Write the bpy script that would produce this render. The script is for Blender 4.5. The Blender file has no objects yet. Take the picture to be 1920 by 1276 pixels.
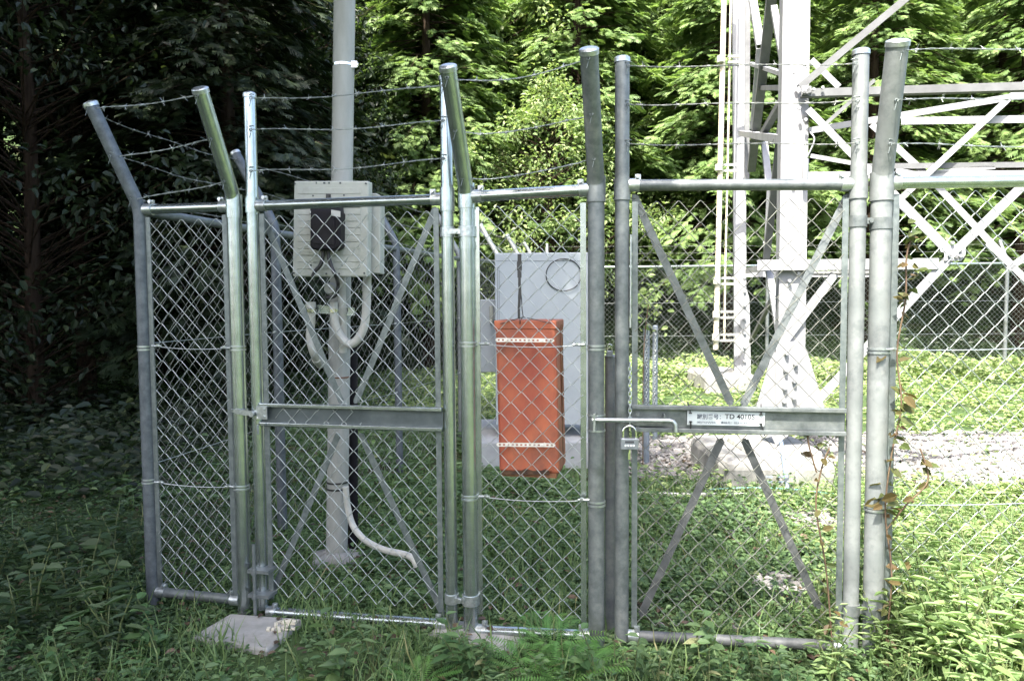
import bpy, math, random
import numpy as np
from mathutils import Vector, Matrix, Euler

random.seed(7); RNG = np.random.default_rng(7)
R = math.radians
C = bpy.context.scene.collection
SC = bpy.context.scene

# ------------------------------------------------------------------ camera
F = 1400.0; CAMZ = 1.39
cam_d = bpy.data.cameras.new('camera'); cam = bpy.data.objects.new('camera', cam_d); C.objects.link(cam)
cam_d.sensor_width = 36; cam_d.lens = 36 * F / 1920; cam_d.clip_end = 500; cam_d.clip_start = 0.05
CM = Euler((R(90 - 3.2), 0, 0)).to_matrix() @ Matrix.Rotation(R(-0.4), 3, 'Z')
cam.matrix_world = Matrix.Translation((0, 0, CAMZ)) @ CM.to_4x4()
SC.camera = cam

# ------------------------------------------------------------------ world, sun, exposure
SUN = Vector((-0.26, -0.50, 0.86)).normalized()
w = bpy.data.worlds.new('World'); SC.world = w; w.use_nodes = True
nt = w.node_tree; nt.nodes.clear()
sky = nt.nodes.new('ShaderNodeTexSky'); sky.sky_type = 'NISHITA'; sky.sun_disc = False
sky.sun_elevation = math.asin(SUN.z); sky.sun_rotation = math.atan2(SUN.x, SUN.y); sky.air_density = 0.8; sky.dust_density = 4.0; sky.ozone_density = 0.6
bg = nt.nodes.new('ShaderNodeBackground'); bg.inputs[1].default_value = 0.15
ow = nt.nodes.new('ShaderNodeOutputWorld')
nt.links.new(sky.outputs[0], bg.inputs[0]); nt.links.new(bg.outputs[0], ow.inputs[0])
sl = bpy.data.lights.new('sun', 'SUN'); sl.energy = 3.4; sl.angle = R(0.53); sl.color = (1, 0.95, 0.86)
so = bpy.data.objects.new('sun', sl); C.objects.link(so); so.rotation_euler = SUN.to_track_quat('Z', 'Y').to_euler()
so.location = (0, -5, 20)
vs = SC.view_settings; vs.view_transform = 'Standard'; vs.look = 'None'; vs.gamma = 1; vs.exposure = 2.65
cy = SC.cycles
cy.max_bounces = 6; cy.diffuse_bounces = 3; cy.glossy_bounces = 3; cy.transmission_bounces = 4; cy.transparent_max_bounces = 8
cy.use_denoising = True

# ------------------------------------------------------------------ pixel <-> world
def ray(px, py): return CM @ Vector(((px - 960) / F, -(py - 638) / F, -1))
def P(px, py, Y):
    d = ray(px, py); t = Y / d.y; return Vector((0, 0, CAMZ)) + d * t
def PP(px, py, a, n):                      # intersect with the plane through a with normal n
    d = ray(px, py); o = Vector((0, 0, CAMZ)); n = Vector(n)
    return o + d * ((Vector(a) - o).dot(n) / d.dot(n))
def XY(px, py, Y):
    p = P(px, py, Y); return (p.x, p.y)
def lerp(a, b, t): return a + (b - a) * t

# ------------------------------------------------------------------ materials
def mat(name, col, rough=0.6, metal=0.0, col2=None, scale=8.0, detail=6.0, lo=0.35, hi=0.65, bump=0.0, bscale=40,
        stretch=None, spec=0.5, layers=()):
    m = bpy.data.materials.new(name); m.use_nodes = True; t = m.node_tree; N = t.nodes; L = t.links
    b = N['Principled BSDF']; b.inputs['Roughness'].default_value = rough; b.inputs['Metallic'].default_value = metal
    b.inputs['Specular IOR Level'].default_value = spec
    tc = N.new('ShaderNodeTexCoord'); src = tc.outputs['Object']
    if stretch:
        mp = N.new('ShaderNodeMapping'); mp.inputs['Scale'].default_value = stretch; L.new(src, mp.inputs[0]); src = mp.outputs[0]
    def noise(sc, de):
        n = N.new('ShaderNodeTexNoise'); n.inputs['Scale'].default_value = sc; n.inputs['Detail'].default_value = de
        n.inputs['Roughness'].default_value = 0.65; L.new(src, n.inputs['Vector']); return n
    base = None
    if col2:
        n = noise(scale, detail); r = N.new('ShaderNodeValToRGB'); r.color_ramp.elements[0].position = lo; r.color_ramp.elements[1].position = hi
        r.color_ramp.elements[0].color = (*col, 1); r.color_ramp.elements[1].color = (*col2, 1)
        L.new(n.outputs[0], r.inputs[0]); base = r.outputs[0]
    for (lc, ls, l0, l1, amt) in layers:   # extra blotches of another colour
        n = noise(ls, 8); r = N.new('ShaderNodeMapRange'); r.inputs[1].default_value = l0; r.inputs[2].default_value = l1; r.inputs[4].default_value = amt
        L.new(n.outputs[0], r.inputs[0]); mx = N.new('ShaderNodeMix'); mx.data_type = 'RGBA'
        L.new(r.outputs[0], mx.inputs[0])
        if base: L.new(base, mx.inputs[6])
        else: mx.inputs[6].default_value = (*col, 1)
        mx.inputs[7].default_value = (*lc, 1); base = mx.outputs[2]
    if base: L.new(base, b.inputs['Base Color'])
    else: b.inputs['Base Color'].default_value = (*col, 1)
    if col2 and metal < .9:
        rr = N.new('ShaderNodeMapRange'); rr.inputs[3].default_value = max(0.02, rough - 0.12); rr.inputs[4].default_value = min(1, rough + 0.12)
        n2 = noise(scale * 2.3, 4); L.new(n2.outputs[0], rr.inputs[0]); L.new(rr.outputs[0], b.inputs['Roughness'])
    if bump:
        nb = noise(bscale, 6); bp = N.new('ShaderNodeBump'); bp.inputs['Strength'].default_value = bump; bp.inputs['Distance'].default_value = 0.01
        L.new(nb.outputs[0], bp.inputs['Height']); L.new(bp.outputs[0], b.inputs['Normal'])
    return m

def leafmat(name, c1, c2, c3=None, trans=0.35, rough=0.5, spec=0.35):
    m = bpy.data.materials.new(name); m.use_nodes = True; t = m.node_tree; N = t.nodes; L = t.links
    b = N['Principled BSDF']; b.inputs['Roughness'].default_value = rough; b.inputs['Specular IOR Level'].default_value = spec
    at = N.new('ShaderNodeAttribute'); at.attribute_name = 'rnd'
    r = N.new('ShaderNodeValToRGB'); e = r.color_ramp.elements; e[0].color = (*c1, 1); e[1].color = (*c2, 1)
    if c3: x = e.new(0.96); x.color = (*c2, 1); e[2].color = (*c3, 1); 
    L.new(at.outputs['Fac'], r.inputs[0]); L.new(r.outputs[0], b.inputs['Base Color'])
    tr = N.new('ShaderNodeBsdfTranslucent'); mx = N.new('ShaderNodeMix'); mx.data_type = 'RGBA'; mx.blend_type = 'MULTIPLY'; mx.inputs[0].default_value = 1
    L.new(r.outputs[0], mx.inputs[6]); mx.inputs[7].default_value = (1.2, 1.3, 0.7, 1); L.new(mx.outputs[2], tr.inputs[0])
    ms = N.new('ShaderNodeMixShader'); ms.inputs[0].default_value = trans
    L.new(b.outputs[0], ms.inputs[1]); L.new(tr.outputs[0], ms.inputs[2])
    o = N['Material Output']; L.new(ms.outputs[0], o.inputs[0]); return m

M = {}
M['galv_new'] = mat('galvanized_pipe', (0.34, 0.385, 0.380), 0.25, 0.9, (0.44, 0.485, 0.480), 22, 3, layers=[((0.26, 0.29, 0.28), 9, 0.5, 0.75, 0.6)])
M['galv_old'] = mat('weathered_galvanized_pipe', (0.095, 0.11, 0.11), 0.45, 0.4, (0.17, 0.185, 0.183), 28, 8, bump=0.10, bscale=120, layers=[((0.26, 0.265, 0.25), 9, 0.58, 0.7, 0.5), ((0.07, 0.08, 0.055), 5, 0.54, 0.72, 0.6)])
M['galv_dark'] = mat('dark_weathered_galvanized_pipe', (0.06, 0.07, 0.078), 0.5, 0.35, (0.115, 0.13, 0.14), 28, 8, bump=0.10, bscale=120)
M['galv_light'] = mat('chalky_galvanized_pipe', (0.135, 0.15, 0.148), 0.55, 0.25, (0.22, 0.235, 0.23), 24, 8, bump=0.10, bscale=120, layers=[((0.08, 0.10, 0.098), 6, 0.5, 0.7, 0.7), ((0.30, 0.30, 0.28), 11, 0.62, 0.72, 0.6)])  # sunlight on the right and far posts put into a paler pipe colour
M['galv_mud_dim'] = mat('mud_stained_galvanized_pipe', (0.05, 0.055, 0.055), 0.6, 0.3, (0.10, 0.105, 0.105), 20, 8, bump=0.12, bscale=90)
M['wire_dull'] = mat('oxidised_dark_wire', (0.10, 0.105, 0.09), 0.6, 0.3, (0.19, 0.195, 0.17), 12, 3)
M['channel'] = mat('dark_galvanized_channel', (0.16, 0.185, 0.19), 0.3, 0.85, (0.24, 0.27, 0.275), 8, 5)
M['galv_clamp'] = mat('galvanized_clamp', (0.34, 0.37, 0.37), 0.32, 0.8, (0.52, 0.55, 0.55), 70, 4)
M['wire'] = mat('galvanized_wire', (0.28, 0.31, 0.30), 0.34, 0.65, (0.42, 0.45, 0.43), 25, 3)
M['wire_old'] = mat('dull_galvanized_wire', (0.17, 0.18, 0.165), 0.5, 0.4, (0.28, 0.29, 0.27), 25, 3)
M['flat'] = mat('galvanized_flat_bar', (0.10, 0.12, 0.12), 0.42, 0.5, (0.17, 0.195, 0.19), 35, 5, bump=0.05)
M['tower'] = mat('galvanized_tower_steel', (0.20, 0.205, 0.215), 0.6, 0.1, (0.265, 0.27, 0.28), 5, 6, bump=0.04, bscale=60, stretch=(1, 1, .35), layers=[((0.17, 0.17, 0.165), 9, 0.55, 0.72, 0.5)])
M['tower_dk'] = mat('shade_toned_tower_steel', (0.085, 0.088, 0.09), 0.7, 0.1, (0.125, 0.13, 0.133), 6, 6)  # darker copy of the tower steel: shade on turned-away members put into the colour
M['bolt'] = mat('bolt_steel', (0.3, 0.31, 0.32), 0.5, 0.5)
M['concrete'] = mat('concrete', (0.17, 0.17, 0.155), 0.9, 0, (0.29, 0.285, 0.265), 9, 10, bump=0.5, bscale=50, spec=0.2, layers=[((0.12, 0.11, 0.08), 5, 0.55, 0.75, 0.7), ((0.1, 0.13, 0.07), 3, 0.58, 0.72, 0.5)])
M['pole'] = mat('pale_grey_pole_paint', (0.235, 0.240, 0.215), 0.6, 0, (0.295, 0.30, 0.275), 12, 6, stretch=(1, 1, 0.25), bump=0.04, layers=[((0.17, 0.17, 0.14), 8, 0.54, 0.72, 0.55)])
M['pvc'] = mat('cream_pvc', (0.36, 0.355, 0.315), 0.45, 0, (0.43, 0.425, 0.38), 14, 5, layers=[((0.25, 0.235, 0.18), 10, 0.58, 0.74, 0.5)])
M['boxp'] = mat('beige_box_plastic', (0.30, 0.315, 0.27), 0.55, 0, (0.355, 0.365, 0.32), 7, 6, layers=[((0.20, 0.20, 0.155), 12, 0.56, 0.72, 0.5)])
M['black'] = mat('black_plastic', (0.005, 0.0042, 0.0055), 0.6, 0, (0.009, 0.007, 0.010), 9, 3, spec=0.2)
M['rubber'] = mat('black_cable_rubber', (0.018, 0.018, 0.018), 0.5)
M['meterglass'] = mat('dark_meter_glass', (0.006, 0.005, 0.008), 0.4, spec=0.2)
M['cabinet'] = mat('pale_grey_cabinet_paint', (0.28, 0.31, 0.325), 0.5, 0, (0.31, 0.34, 0.355), 4, 6, layers=[((0.24, 0.26, 0.26), 8, 0.56, 0.76, 0.5)])
M['seam'] = mat('dark_seam', (0.05, 0.055, 0.06), 0.8)
M['orange'] = mat('faded_orange_box_paint', (0.235, 0.045, 0.024), 0.6, 0, (0.38, 0.11, 0.045), 5, 8, bump=0.08, bscale=60, stretch=(1, 1, .6), layers=[((0.14, 0.045, 0.03), 6, 0.48, 0.66, 0.8), ((0.12, 0.08, 0.05), 22, 0.62, 0.76, 0.6)])
M['rust'] = mat('rusty_steel', (0.09, 0.035, 0.015), 0.85, 0, (0.2, 0.09, 0.04), 20, 6)
M['strip'] = mat('zinc_strip', (0.55, 0.53, 0.48), 0.45, 0.4, (0.68, 0.66, 0.6), 30, 4)
M['brass'] = mat('padlock_metal', (0.20, 0.22, 0.235), 0.42, 0.5, (0.27, 0.29, 0.31), 30, 3)
M['chrome'] = mat('polished_shackle', (0.8, 0.8, 0.78), 0.15, 1.0)
M['plate'] = mat('white_sign_plate', (0.36, 0.40, 0.41), 0.6, 0, (0.40, 0.44, 0.445), 5, 3)
M['ink'] = mat('grey_print', (0.018, 0.019, 0.022), 0.85, spec=0.1)
M['inkfade'] = mat('faded_print', (0.05, 0.06, 0.08), 0.85, spec=0.1)
M['dial'] = mat('white_dial', (0.8, 0.82, 0.82), 0.5)
M['bark'] = mat('tree_bark', (0.020, 0.013, 0.009), 0.95, 0, (0.06, 0.043, 0.031), 6, 8, bump=0.8, bscale=25, stretch=(3, 3, 0.5), spec=0.1)
M['stem'] = mat('plant_stem', (0.05, 0.07, 0.02), 0.7, 0, (0.10, 0.12, 0.04), 20, 3)
M['vine_stem'] = mat('brown_vine_stem', (0.07, 0.04, 0.025), 0.8, 0, (0.13, 0.09, 0.05), 20, 3)
M['stone'] = mat('grey_crushed_stone', (0.11, 0.105, 0.10), 0.9, 0, (0.25, 0.24, 0.225), 7, 4, spec=0.2)
M['soil'] = mat('soil', (0.030, 0.022, 0.014), 1, 0, (0.075, 0.055, 0.035), 3, 10, bump=0.8, bscale=14, spec=0.1, layers=[((0.045, 0.075, 0.028), 1.2, 0.3, 0.45, 0.95)])
M['tan'] = mat('aged_tan_conduit', (0.52, 0.46, 0.34), 0.6, 0, (0.6, 0.54, 0.42), 6, 4)
M['tree_lit'] = leafmat('cypress_foliage', (0.095, 0.160, 0.052), (0.200, 0.280, 0.100), trans=0.40)
M['tree_dk'] = leafmat('shade_darkened_foliage', (0.011, 0.020, 0.009), (0.027, 0.043, 0.017), (0.09, 0.11, 0.045), trans=0.25)  # foliage copy with the shade of the left wood put into its colour
M['broad'] = leafmat('broad_leaves', (0.130, 0.200, 0.075), (0.250, 0.310, 0.130), (0.36, 0.38, 0.2), trans=0.42)
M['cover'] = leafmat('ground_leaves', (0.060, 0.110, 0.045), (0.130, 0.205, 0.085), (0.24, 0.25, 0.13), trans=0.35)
M['cover_lt'] = leafmat('fresh_ground_leaves', (0.135, 0.205, 0.075), (0.275, 0.335, 0.145), (0.40, 0.40, 0.24), trans=0.4)  # paler copy of the ground leaves, sunlight included in the colour
M['grass'] = leafmat('grass_blades', (0.070, 0.125, 0.045), (0.155, 0.225, 0.085), (0.3, 0.28, 0.15), trans=0.3)
M['weed'] = leafmat('weed_leaves', (0.050, 0.110, 0.042), (0.105, 0.185, 0.070), (0.20, 0.22, 0.08), trans=0.35)
M['lance'] = leafmat('lance_leaves', (0.150, 0.235, 0.090), (0.265, 0.350, 0.155), (0.38, 0.38, 0.2), trans=0.42)
M['fern'] = leafmat('fern_leaves', (0.063, 0.168, 0.042), (0.119, 0.252, 0.063), trans=0.35)
M['vine'] = leafmat('vine_leaves', (0.09, 0.055, 0.022), (0.07, 0.095, 0.03), (0.17, 0.06, 0.025), trans=0.3)
M['cover_dk'] = leafmat('shade_darkened_ground_leaves', (0.026, 0.050, 0.020), (0.058, 0.098, 0.038), (0.12, 0.13, 0.06), trans=0.3)  # ground leaves again, darkened to carry the shade of the left bank
M['litter'] = leafmat('dead_leaves', (0.045, 0.028, 0.018), (0.11, 0.075, 0.045), trans=0.1)

# ------------------------------------------------------------------ objects
ORG = {}
def tag(o, label=None, cat=None, group=None, kind=None):
    for k, v in (('label', label), ('category', cat), ('group', group), ('kind', kind)):
        if v: o[k] = v
    return o
def thing(name, loc, label, cat, group=None):
    o = bpy.data.objects.new(name, None); C.objects.link(o); o.location = loc; ORG[o] = Vector(loc); o.empty_display_size = 0.1
    return tag(o, label, cat, group)

class MB:
    def __init__(s): s.v = []; s.f = []; s.sm = []; s.mi = []; s.cur = 0
    def add(s, vs, fs, smooth=False):
        b = len(s.v); s.v += [tuple(x) for x in vs]; s.f += [tuple(b + i for i in f) for f in fs]; s.sm += [smooth] * len(fs); s.mi += [s.cur] * len(fs); return s
    def tube(s, pts, r, n=12, caps=True):
        pts = [Vector(p) for p in pts]; m = len(pts); rs = r if isinstance(r, (list, tuple)) else [r] * m
        ring = []; up = None
        for i, p in enumerate(pts):
            d = (pts[min(i + 1, m - 1)] - pts[max(i - 1, 0)]).normalized()
            if up is None: a = Vector((0, 0, 1)) if abs(d.z) < 0.9 else Vector((1, 0, 0)); x = d.cross(a).normalized()
            else: x = (up - d * up.dot(d)).normalized()
            up = x; y = d.cross(x)
            ring.append([p + (x * math.cos(k * 2 * math.pi / n) + y * math.sin(k * 2 * math.pi / n)) * rs[i] for k in range(n)])
        s.add([q for rr in ring for q in rr], [(i * n + k, i * n + (k + 1) % n, (i + 1) * n + (k + 1) % n, (i + 1) * n + k) for i in range(m - 1) for k in range(n)], True)
        if caps:
            s.add(ring[0], [tuple(reversed(range(n)))]); s.add(ring[-1], [tuple(range(n))])
        return s
    def box(s, c, size, ax=None):          # centred box; ax = 3 axes
        c = Vector(c); ax = ax or (Vector((1, 0, 0)), Vector((0, 1, 0)), Vector((0, 0, 1)))
        h = [Vector(a) * (size[i] / 2) for i, a in enumerate(ax)]
        vs = [c + h[0] * i + h[1] * j + h[2] * k for i in (-1, 1) for j in (-1, 1) for k in (-1, 1)]
        return s.add(vs, [(0, 1, 3, 2), (4, 6, 7, 5), (0, 4, 5, 1), (2, 3, 7, 6), (0, 2, 6, 4), (1, 5, 7, 3)])
    def bar(s, a, b, w, t, n):             # flat bar a->b, width w, thickness t along n
        a = Vector(a); b = Vector(b); d = (b - a).normalized(); n = Vector(n); n = (n - d * n.dot(d)).normalized(); q = n.cross(d)
        return s.box((a + b) / 2, ((b - a).length, w, t), (d, q, n))
    def angle(s, a, b, w, t, n, flip=1):   # L section: one flange in the face, one behind it
        a = Vector(a); b = Vector(b); d = (b - a).normalized(); n = Vector(n); n = (n - d * n.dot(d)).normalized(); q = n.cross(d) * flip
        s.box((a + b) / 2, ((b - a).length, w, t), (d, q, n))
        return s.box((a + b) / 2 - n * (w / 2 + t / 2) + q * (w / 2 - t / 2), ((b - a).length, t, w), (d, q, n))
    def prism(s, poly, ext):               # extrude polygon (3d pts) by vector
        n = len(poly); ext = Vector(ext); a = [Vector(p) for p in poly]; b = [p + ext for p in a]
        return s.add(a + b, [tuple(range(n)), tuple(reversed(range(n, 2 * n)))] + [(i, i + n, (i + 1) % n + n, (i + 1) % n) for i in range(n)])
    def dome(s, c, r, h, d=Vector((0, 0, 1)), n=16, k=5):
        d = Vector(d).normalized(); a = Vector((1, 0, 0)) if abs(d.x) < 0.9 else Vector((0, 1, 0)); x = d.cross(a).normalized(); y = d.cross(x); c = Vector(c); vs = []
        for i in range(k):
            t = i / k * math.pi / 2
            vs += [c + (x * math.cos(j * 2 * math.pi / n) + y * math.sin(j * 2 * math.pi / n)) * r * math.cos(t) + d * h * math.sin(t) for j in range(n)]
        vs.append(c + d * h); fs = [(i * n + j, i * n + (j + 1) % n, (i + 1) * n + (j + 1) % n, (i + 1) * n + j) for i in range(k - 1) for j in range(n)]
        fs += [((k - 1) * n + j, (k - 1) * n + (j + 1) % n, k * n) for j in range(n)]
        return s.add(vs, fs, True)
    def build(s, name, m, parent=None, bevel=0, loc=None):
        off = ORG[parent] if parent else Vector(loc or (0, 0, 0))
        me = bpy.data.meshes.new(name); me.from_pydata([(v[0] - off.x, v[1] - off.y, v[2] - off.z) for v in s.v], [], s.f)
        me.polygons.foreach_set('use_smooth', s.sm)
        ms = m if isinstance(m, (list, tuple)) else [m]
        for q in ms: me.materials.append(q)
        if len(ms) > 1: me.polygons.foreach_set('material_index', s.mi)
        me.update(); o = bpy.data.objects.new(name, me); C.objects.link(o)
        if parent: o.parent = parent
        else: o.location = off
        ORG[o] = off
        if bevel:
            bm = o.modifiers.new('bevel', 'BEVEL'); bm.width = bevel; bm.segments = 2; bm.limit_method = 'ANGLE'; bm.angle_limit = R(40)
        return o

def np_mesh(name, V, Q, m, rnd=None, loc=(0, 0, 0), parent=None, smooth=False):
    """V (n,3), Q (k,4|3) -> object; rnd per face"""
    off = np.array(ORG[parent] if parent else loc, dtype=np.float64)
    me = bpy.data.meshes.new(name); k = Q.shape[1]
    me.vertices.add(len(V)); me.vertices.foreach_set('co', (V - off).astype(np.float32).ravel())
    me.loops.add(Q.size); me.loops.foreach_set('vertex_index', Q.astype(np.int32).ravel())
    me.polygons.add(len(Q)); me.polygons.foreach_set('loop_start', np.arange(0, Q.size, k, dtype=np.int32))
    me.polygons.foreach_set('use_smooth', np.full(len(Q), smooth))
    me.update(calc_edges=True)
    if rnd is not None:
        a = me.attributes.new('rnd', 'FLOAT', 'FACE'); a.data.foreach_set('value', rnd.astype(np.float32))
    me.materials.append(m); o = bpy.data.objects.new(name, me); C.objects.link(o)
    if parent: o.parent = parent
    else: o.location = loc
    ORG[o] = Vector(off); return o

# leaf templates: x = width, y = length, z = up
def T_leaf(w, fold=0.18, droop=0.12):
    v = np.array([(0, 0, 0), (w * .42, .25, fold * w), (w * .38, .62, fold * w - droop * .4), (0, 1, -droop), (-w * .38, .62, fold * w - droop * .4), (-w * .42, .25, fold * w)])
    return v, np.array([(0, 1, 2, 3), (0, 3, 4, 5)])
def T_blade():
    v = np.array([(-.02, 0, 0), (.02, 0, 0), (.016, .45, .35), (-.016, .45, .35), (.002, 1, .45), (-.002, 1, .45)])
    return v, np.array([(0, 1, 2, 3), (3, 2, 4, 5)])
def T_spray(n=7, seed=0):                  # flat drooping conifer spray
    r = np.random.default_rng(seed); V = []; Q = []
    def strip(a, b, w0, w1):
        a = np.array(a); b = np.array(b); d = b - a; q = np.array([d[1], -d[0], 0]); q = q / (np.linalg.norm(q) + 1e-9)
        i = len(V); V.extend([a - q * w0, a + q * w0, b + q * w1, b - q * w1]); Q.append((i, i + 1, i + 2, i + 3))
    dz = lambda y: -0.22 * y * y
    strip((0, 0, 0), (0, .55, dz(.55)), .03, .05); strip((0, .55, dz(.55)), (0, 1.0, dz(1.0)), .06, .012)
    for k in range(n):
        y = .12 + .8 * k / n; L = (.42 * (1 - y) + .14) * r.uniform(.8, 1.15)
        for s in (-1, 1):
            an = r.uniform(.6, .95); x1 = s * L * math.sin(an); y1 = y + L * math.cos(an)
            strip((0, y, dz(y)), (x1, y1, dz(y1) - .05), .045, .014)
    return np.array(V), np.array(Q)
def T_frond(n=20):                         # fern frond with paired pinnae
    V = []; Q = []
    for k in range(n):
        y = .06 + .92 * k / n; z = .5 * y - .62 * y * y; L = .26 * math.sin(math.pi * (0.12 + .86 * (1 - y)) ** .8) + .02
        for s in (-1, 1):
            i = len(V); V += [(0, y - .012, z), (s * L * .5, y - .004, z + .01), (s * L, y + .05, z - .03), (s * L * .45, y + .022, z + .01)]; Q.append((i, i + 1, i + 2, i + 3))
    return np.array(V), np.array(Q)

def scatter(tmpl, pos, dirs, ups, size, rng=RNG, wid=1.0):
    """instances of tmpl baked in one vertex array; dirs = leaf length dir, ups = normal"""
    tv, tq = tmpl; n = len(pos)
    d = dirs / (np.linalg.norm(dirs, axis=1, keepdims=True) + 1e-9)
    x = np.cross(d, ups); x /= (np.linalg.norm(x, axis=1, keepdims=True) + 1e-9); z = np.cross(x, d)
    s = size[:, None, None]
    V = pos[:, None, :] + s * (tv[None, :, 0:1] * x[:, None, :] * wid + tv[None, :, 1:2] * d[:, None, :] + tv[None, :, 2:3] * z[:, None, :])
    Q = tq[None] + (np.arange(n) * len(tv))[:, None, None]
    rnd = np.repeat(rng.random(n), len(tq))
    return V.reshape(-1, 3), Q.reshape(-1, tq.shape[1]), rnd
def join(parts):
    V = []; Q = []; Rr = []; b = 0
    for v, q, r in parts: V.append(v); Q.append(q + b); Rr.append(r); b += len(v)
    return np.concatenate(V), np.concatenate(Q), np.concatenate(Rr)
def rdir(n, zlo=-0.3, zhi=0.5, rng=RNG):
    a = rng.uniform(0, 2 * math.pi, n); return np.stack([np.cos(a), np.sin(a), rng.uniform(zlo, zhi, n)], 1)
def rup(n, j=0.5, rng=RNG): return np.stack([rng.normal(0, j, n), rng.normal(0, j, n), np.ones(n)], 1)

# ------------------------------------------------------------------ ground
def hgt(x, y):
    x = np.asarray(x, float); y = np.asarray(y, float)
    sm = lambda t: np.clip(t, 0, 1) ** 2 * (3 - 2 * np.clip(t, 0, 1))
    z = 0.10 * sm((y - 7) / 5) + 0.62 * np.maximum(0, y - 14.5) + 0.35 * np.maximum(0, -x - 5.5) * sm((y + 1) / 4)
    return z + 0.018 * np.sin(x * 2.1 + y) * np.cos(y * 1.7 - x * .6) * sm((y - 3.2) / 1.5)
def H(x, y): return float(hgt(x, y))
def grid_ground():
    xs = np.concatenate([np.linspace(-90, -12, 14)[:-1], np.linspace(-12, 16, 113), np.linspace(16, 90, 14)[1:]])
    ys = np.concatenate([np.linspace(-70, -4, 12)[:-1], np.linspace(-4, 20, 97), np.linspace(20, 90, 15)[1:]])
    X, Y = np.meshgrid(xs, ys); Z = np.minimum(hgt(X, Y), 40); V = np.stack([X.ravel(), Y.ravel(), Z.ravel()], 1); nx = len(xs); ny = len(ys)
    i, j = np.meshgrid(np.arange(nx - 1), np.arange(ny - 1)); b = (j * nx + i).ravel()
    o = np_mesh('ground', V, np.stack([b, b + 1, b + nx + 1, b + nx], 1), M['soil'], smooth=True); o['kind'] = 'structure'
grid_ground()

# ------------------------------------------------------------------ fence parts
def chain(parent, p0, p1, z0, z1, m=None, pitch=0.083, r=0.00165, sub=True, nside=4, name='chain_link', rand=0.0):
    p0 = np.array([*p0[:2]]); p1 = np.array([*p1[:2]]); W = np.linalg.norm(p1 - p0); u = (p1 - p0) / W; nrm = np.array([u[1], -u[0]])
    nw = max(2, round(W / (pitch / 2))); hw = W / nw; nk = int(round((z1 - z0) / (pitch / 2))); hz = (z1 - z0) / nk
    V = []; Q = []; b = 0
    ts = [(0, 0), (.12, .09), (.5, .53), (.88, .94)] if sub else [(0, 0)]
    for i in range(nw):
        pts = []; sg = []
        for k in range(nk + 1):
            left = (k % 2 == i % 2)
            if k == nk: pts.append((i * hw + (0 if left else hw), z1, 0)); break
            for (tu, tz) in ts:
                uu = tu if left else 1 - tu
                off = (1 if left else -1) * r * 0.9 * (1 if tu > 0 else 0)
                pts.append((i * hw + uu * hw, z1 - (k + tz) * hz if False else z0 + (k + (tz if left else tz)) * hz, off))
        pts = np.array(pts); ww_ = np.sin(np.pi * np.clip((pts[:, 1] - z0) / (z1 - z0), 0, 1)) * math.sin(math.pi * (i + .5) / nw) ** .5; sd_ = p0[0] * 5 + p0[1] * 3
        pts = pts + np.stack([.005 * np.sin(pts[:, 1] * 5.1 + i * .31 + sd_), .005 * np.sin(pts[:, 1] * 3.3 + i * .47 + sd_), .012 * np.sin(pts[:, 1] * 2.6 + i * .23 + sd_) + .005 * np.sin(pts[:, 1] * 7 + i * .9)], 1) * ww_[:, None]
        if rand: pts[:, 0] += RNG.normal(0, rand, len(pts)); pts[:, 1] += RNG.normal(0, rand, len(pts))
        # knuckle overlap
        uc = pts[:, 0]; zc = pts[:, 1]; oc = pts[:, 2]
        c = np.stack([p0[0] + u[0] * uc + nrm[0] * oc, p0[1] + u[1] * uc + nrm[1] * oc, zc], 1)
        d = np.gradient(c, axis=0); d /= np.linalg.norm(d, axis=1, keepdims=True)
        n3 = np.array([nrm[0], nrm[1], 0.]); q = np.cross(d, n3); q /= np.linalg.norm(q, axis=1, keepdims=True)
        ring = [c + r * (q * math.cos(a) + n3 * math.sin(a)) for a in [math.pi * 2 * j / nside for j in range(nside)]]
        m_ = len(c); vv = np.stack(ring, 1).reshape(-1, 3); V.append(vv)
        idx = np.arange(m_ - 1)[:, None] * nside; 
        for j in range(nside):
            j2 = (j + 1) % nside
            Q.append(np.concatenate([idx + j, idx + j2, idx + nside + j2, idx + nside + j], 1) + b)
        b += len(vv)
    return np_mesh(name, np.concatenate(V), np.concatenate(Q), m or M['wire'], parent=parent, smooth=True)

def barbed(parent, a, b, sag=0.02, m=None, barbs=0.105, r=0.0013, n3=5, wob=0.004):
    a = Vector(a); b = Vector(b); L = (b - a).length; n = max(8, int(L / 0.012)); mb = MB(); d = (b - a).normalized()
    ph = random.random() * 6; up = Vector((0, 0, 1)); sd = d.cross(up).normalized()
    def pt(t): return a.lerp(b, t) + up * (-sag * 4 * t * (1 - t) + wob * math.sin(t * L * 9 + ph) * min(1, 8 * t, 8 * (1 - t))) + sd * wob * math.sin(t * L * 6 + ph * 2)
    for s in (0, math.pi):
        mb.tube([pt(i / n) + (up * math.cos(i * .8 + s) + sd * math.sin(i * .8 + s)) * 0.0017 for i in range(n + 1)], r, 3 if n > 60 else 4, False)
    k = int(L / barbs)
    for i in range(k):
        t = (i + .5 + random.uniform(-.1, .1)) / k; c = pt(t)
        mb.tube([c - d * 0.006, c + d * 0.006], 0.0038, 6)
        for j in range(4):
            v = (d * random.uniform(-.6, .6) + up * random.uniform(-1, 1) + sd * random.uniform(-1, 1)).normalized()
            mb.tube([c + d * random.uniform(-.004, .004), c + v * 0.019], [0.0014, 0.0006], 3)
    return mb.build('barbed_wire', m or M['wire'], parent)

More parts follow.
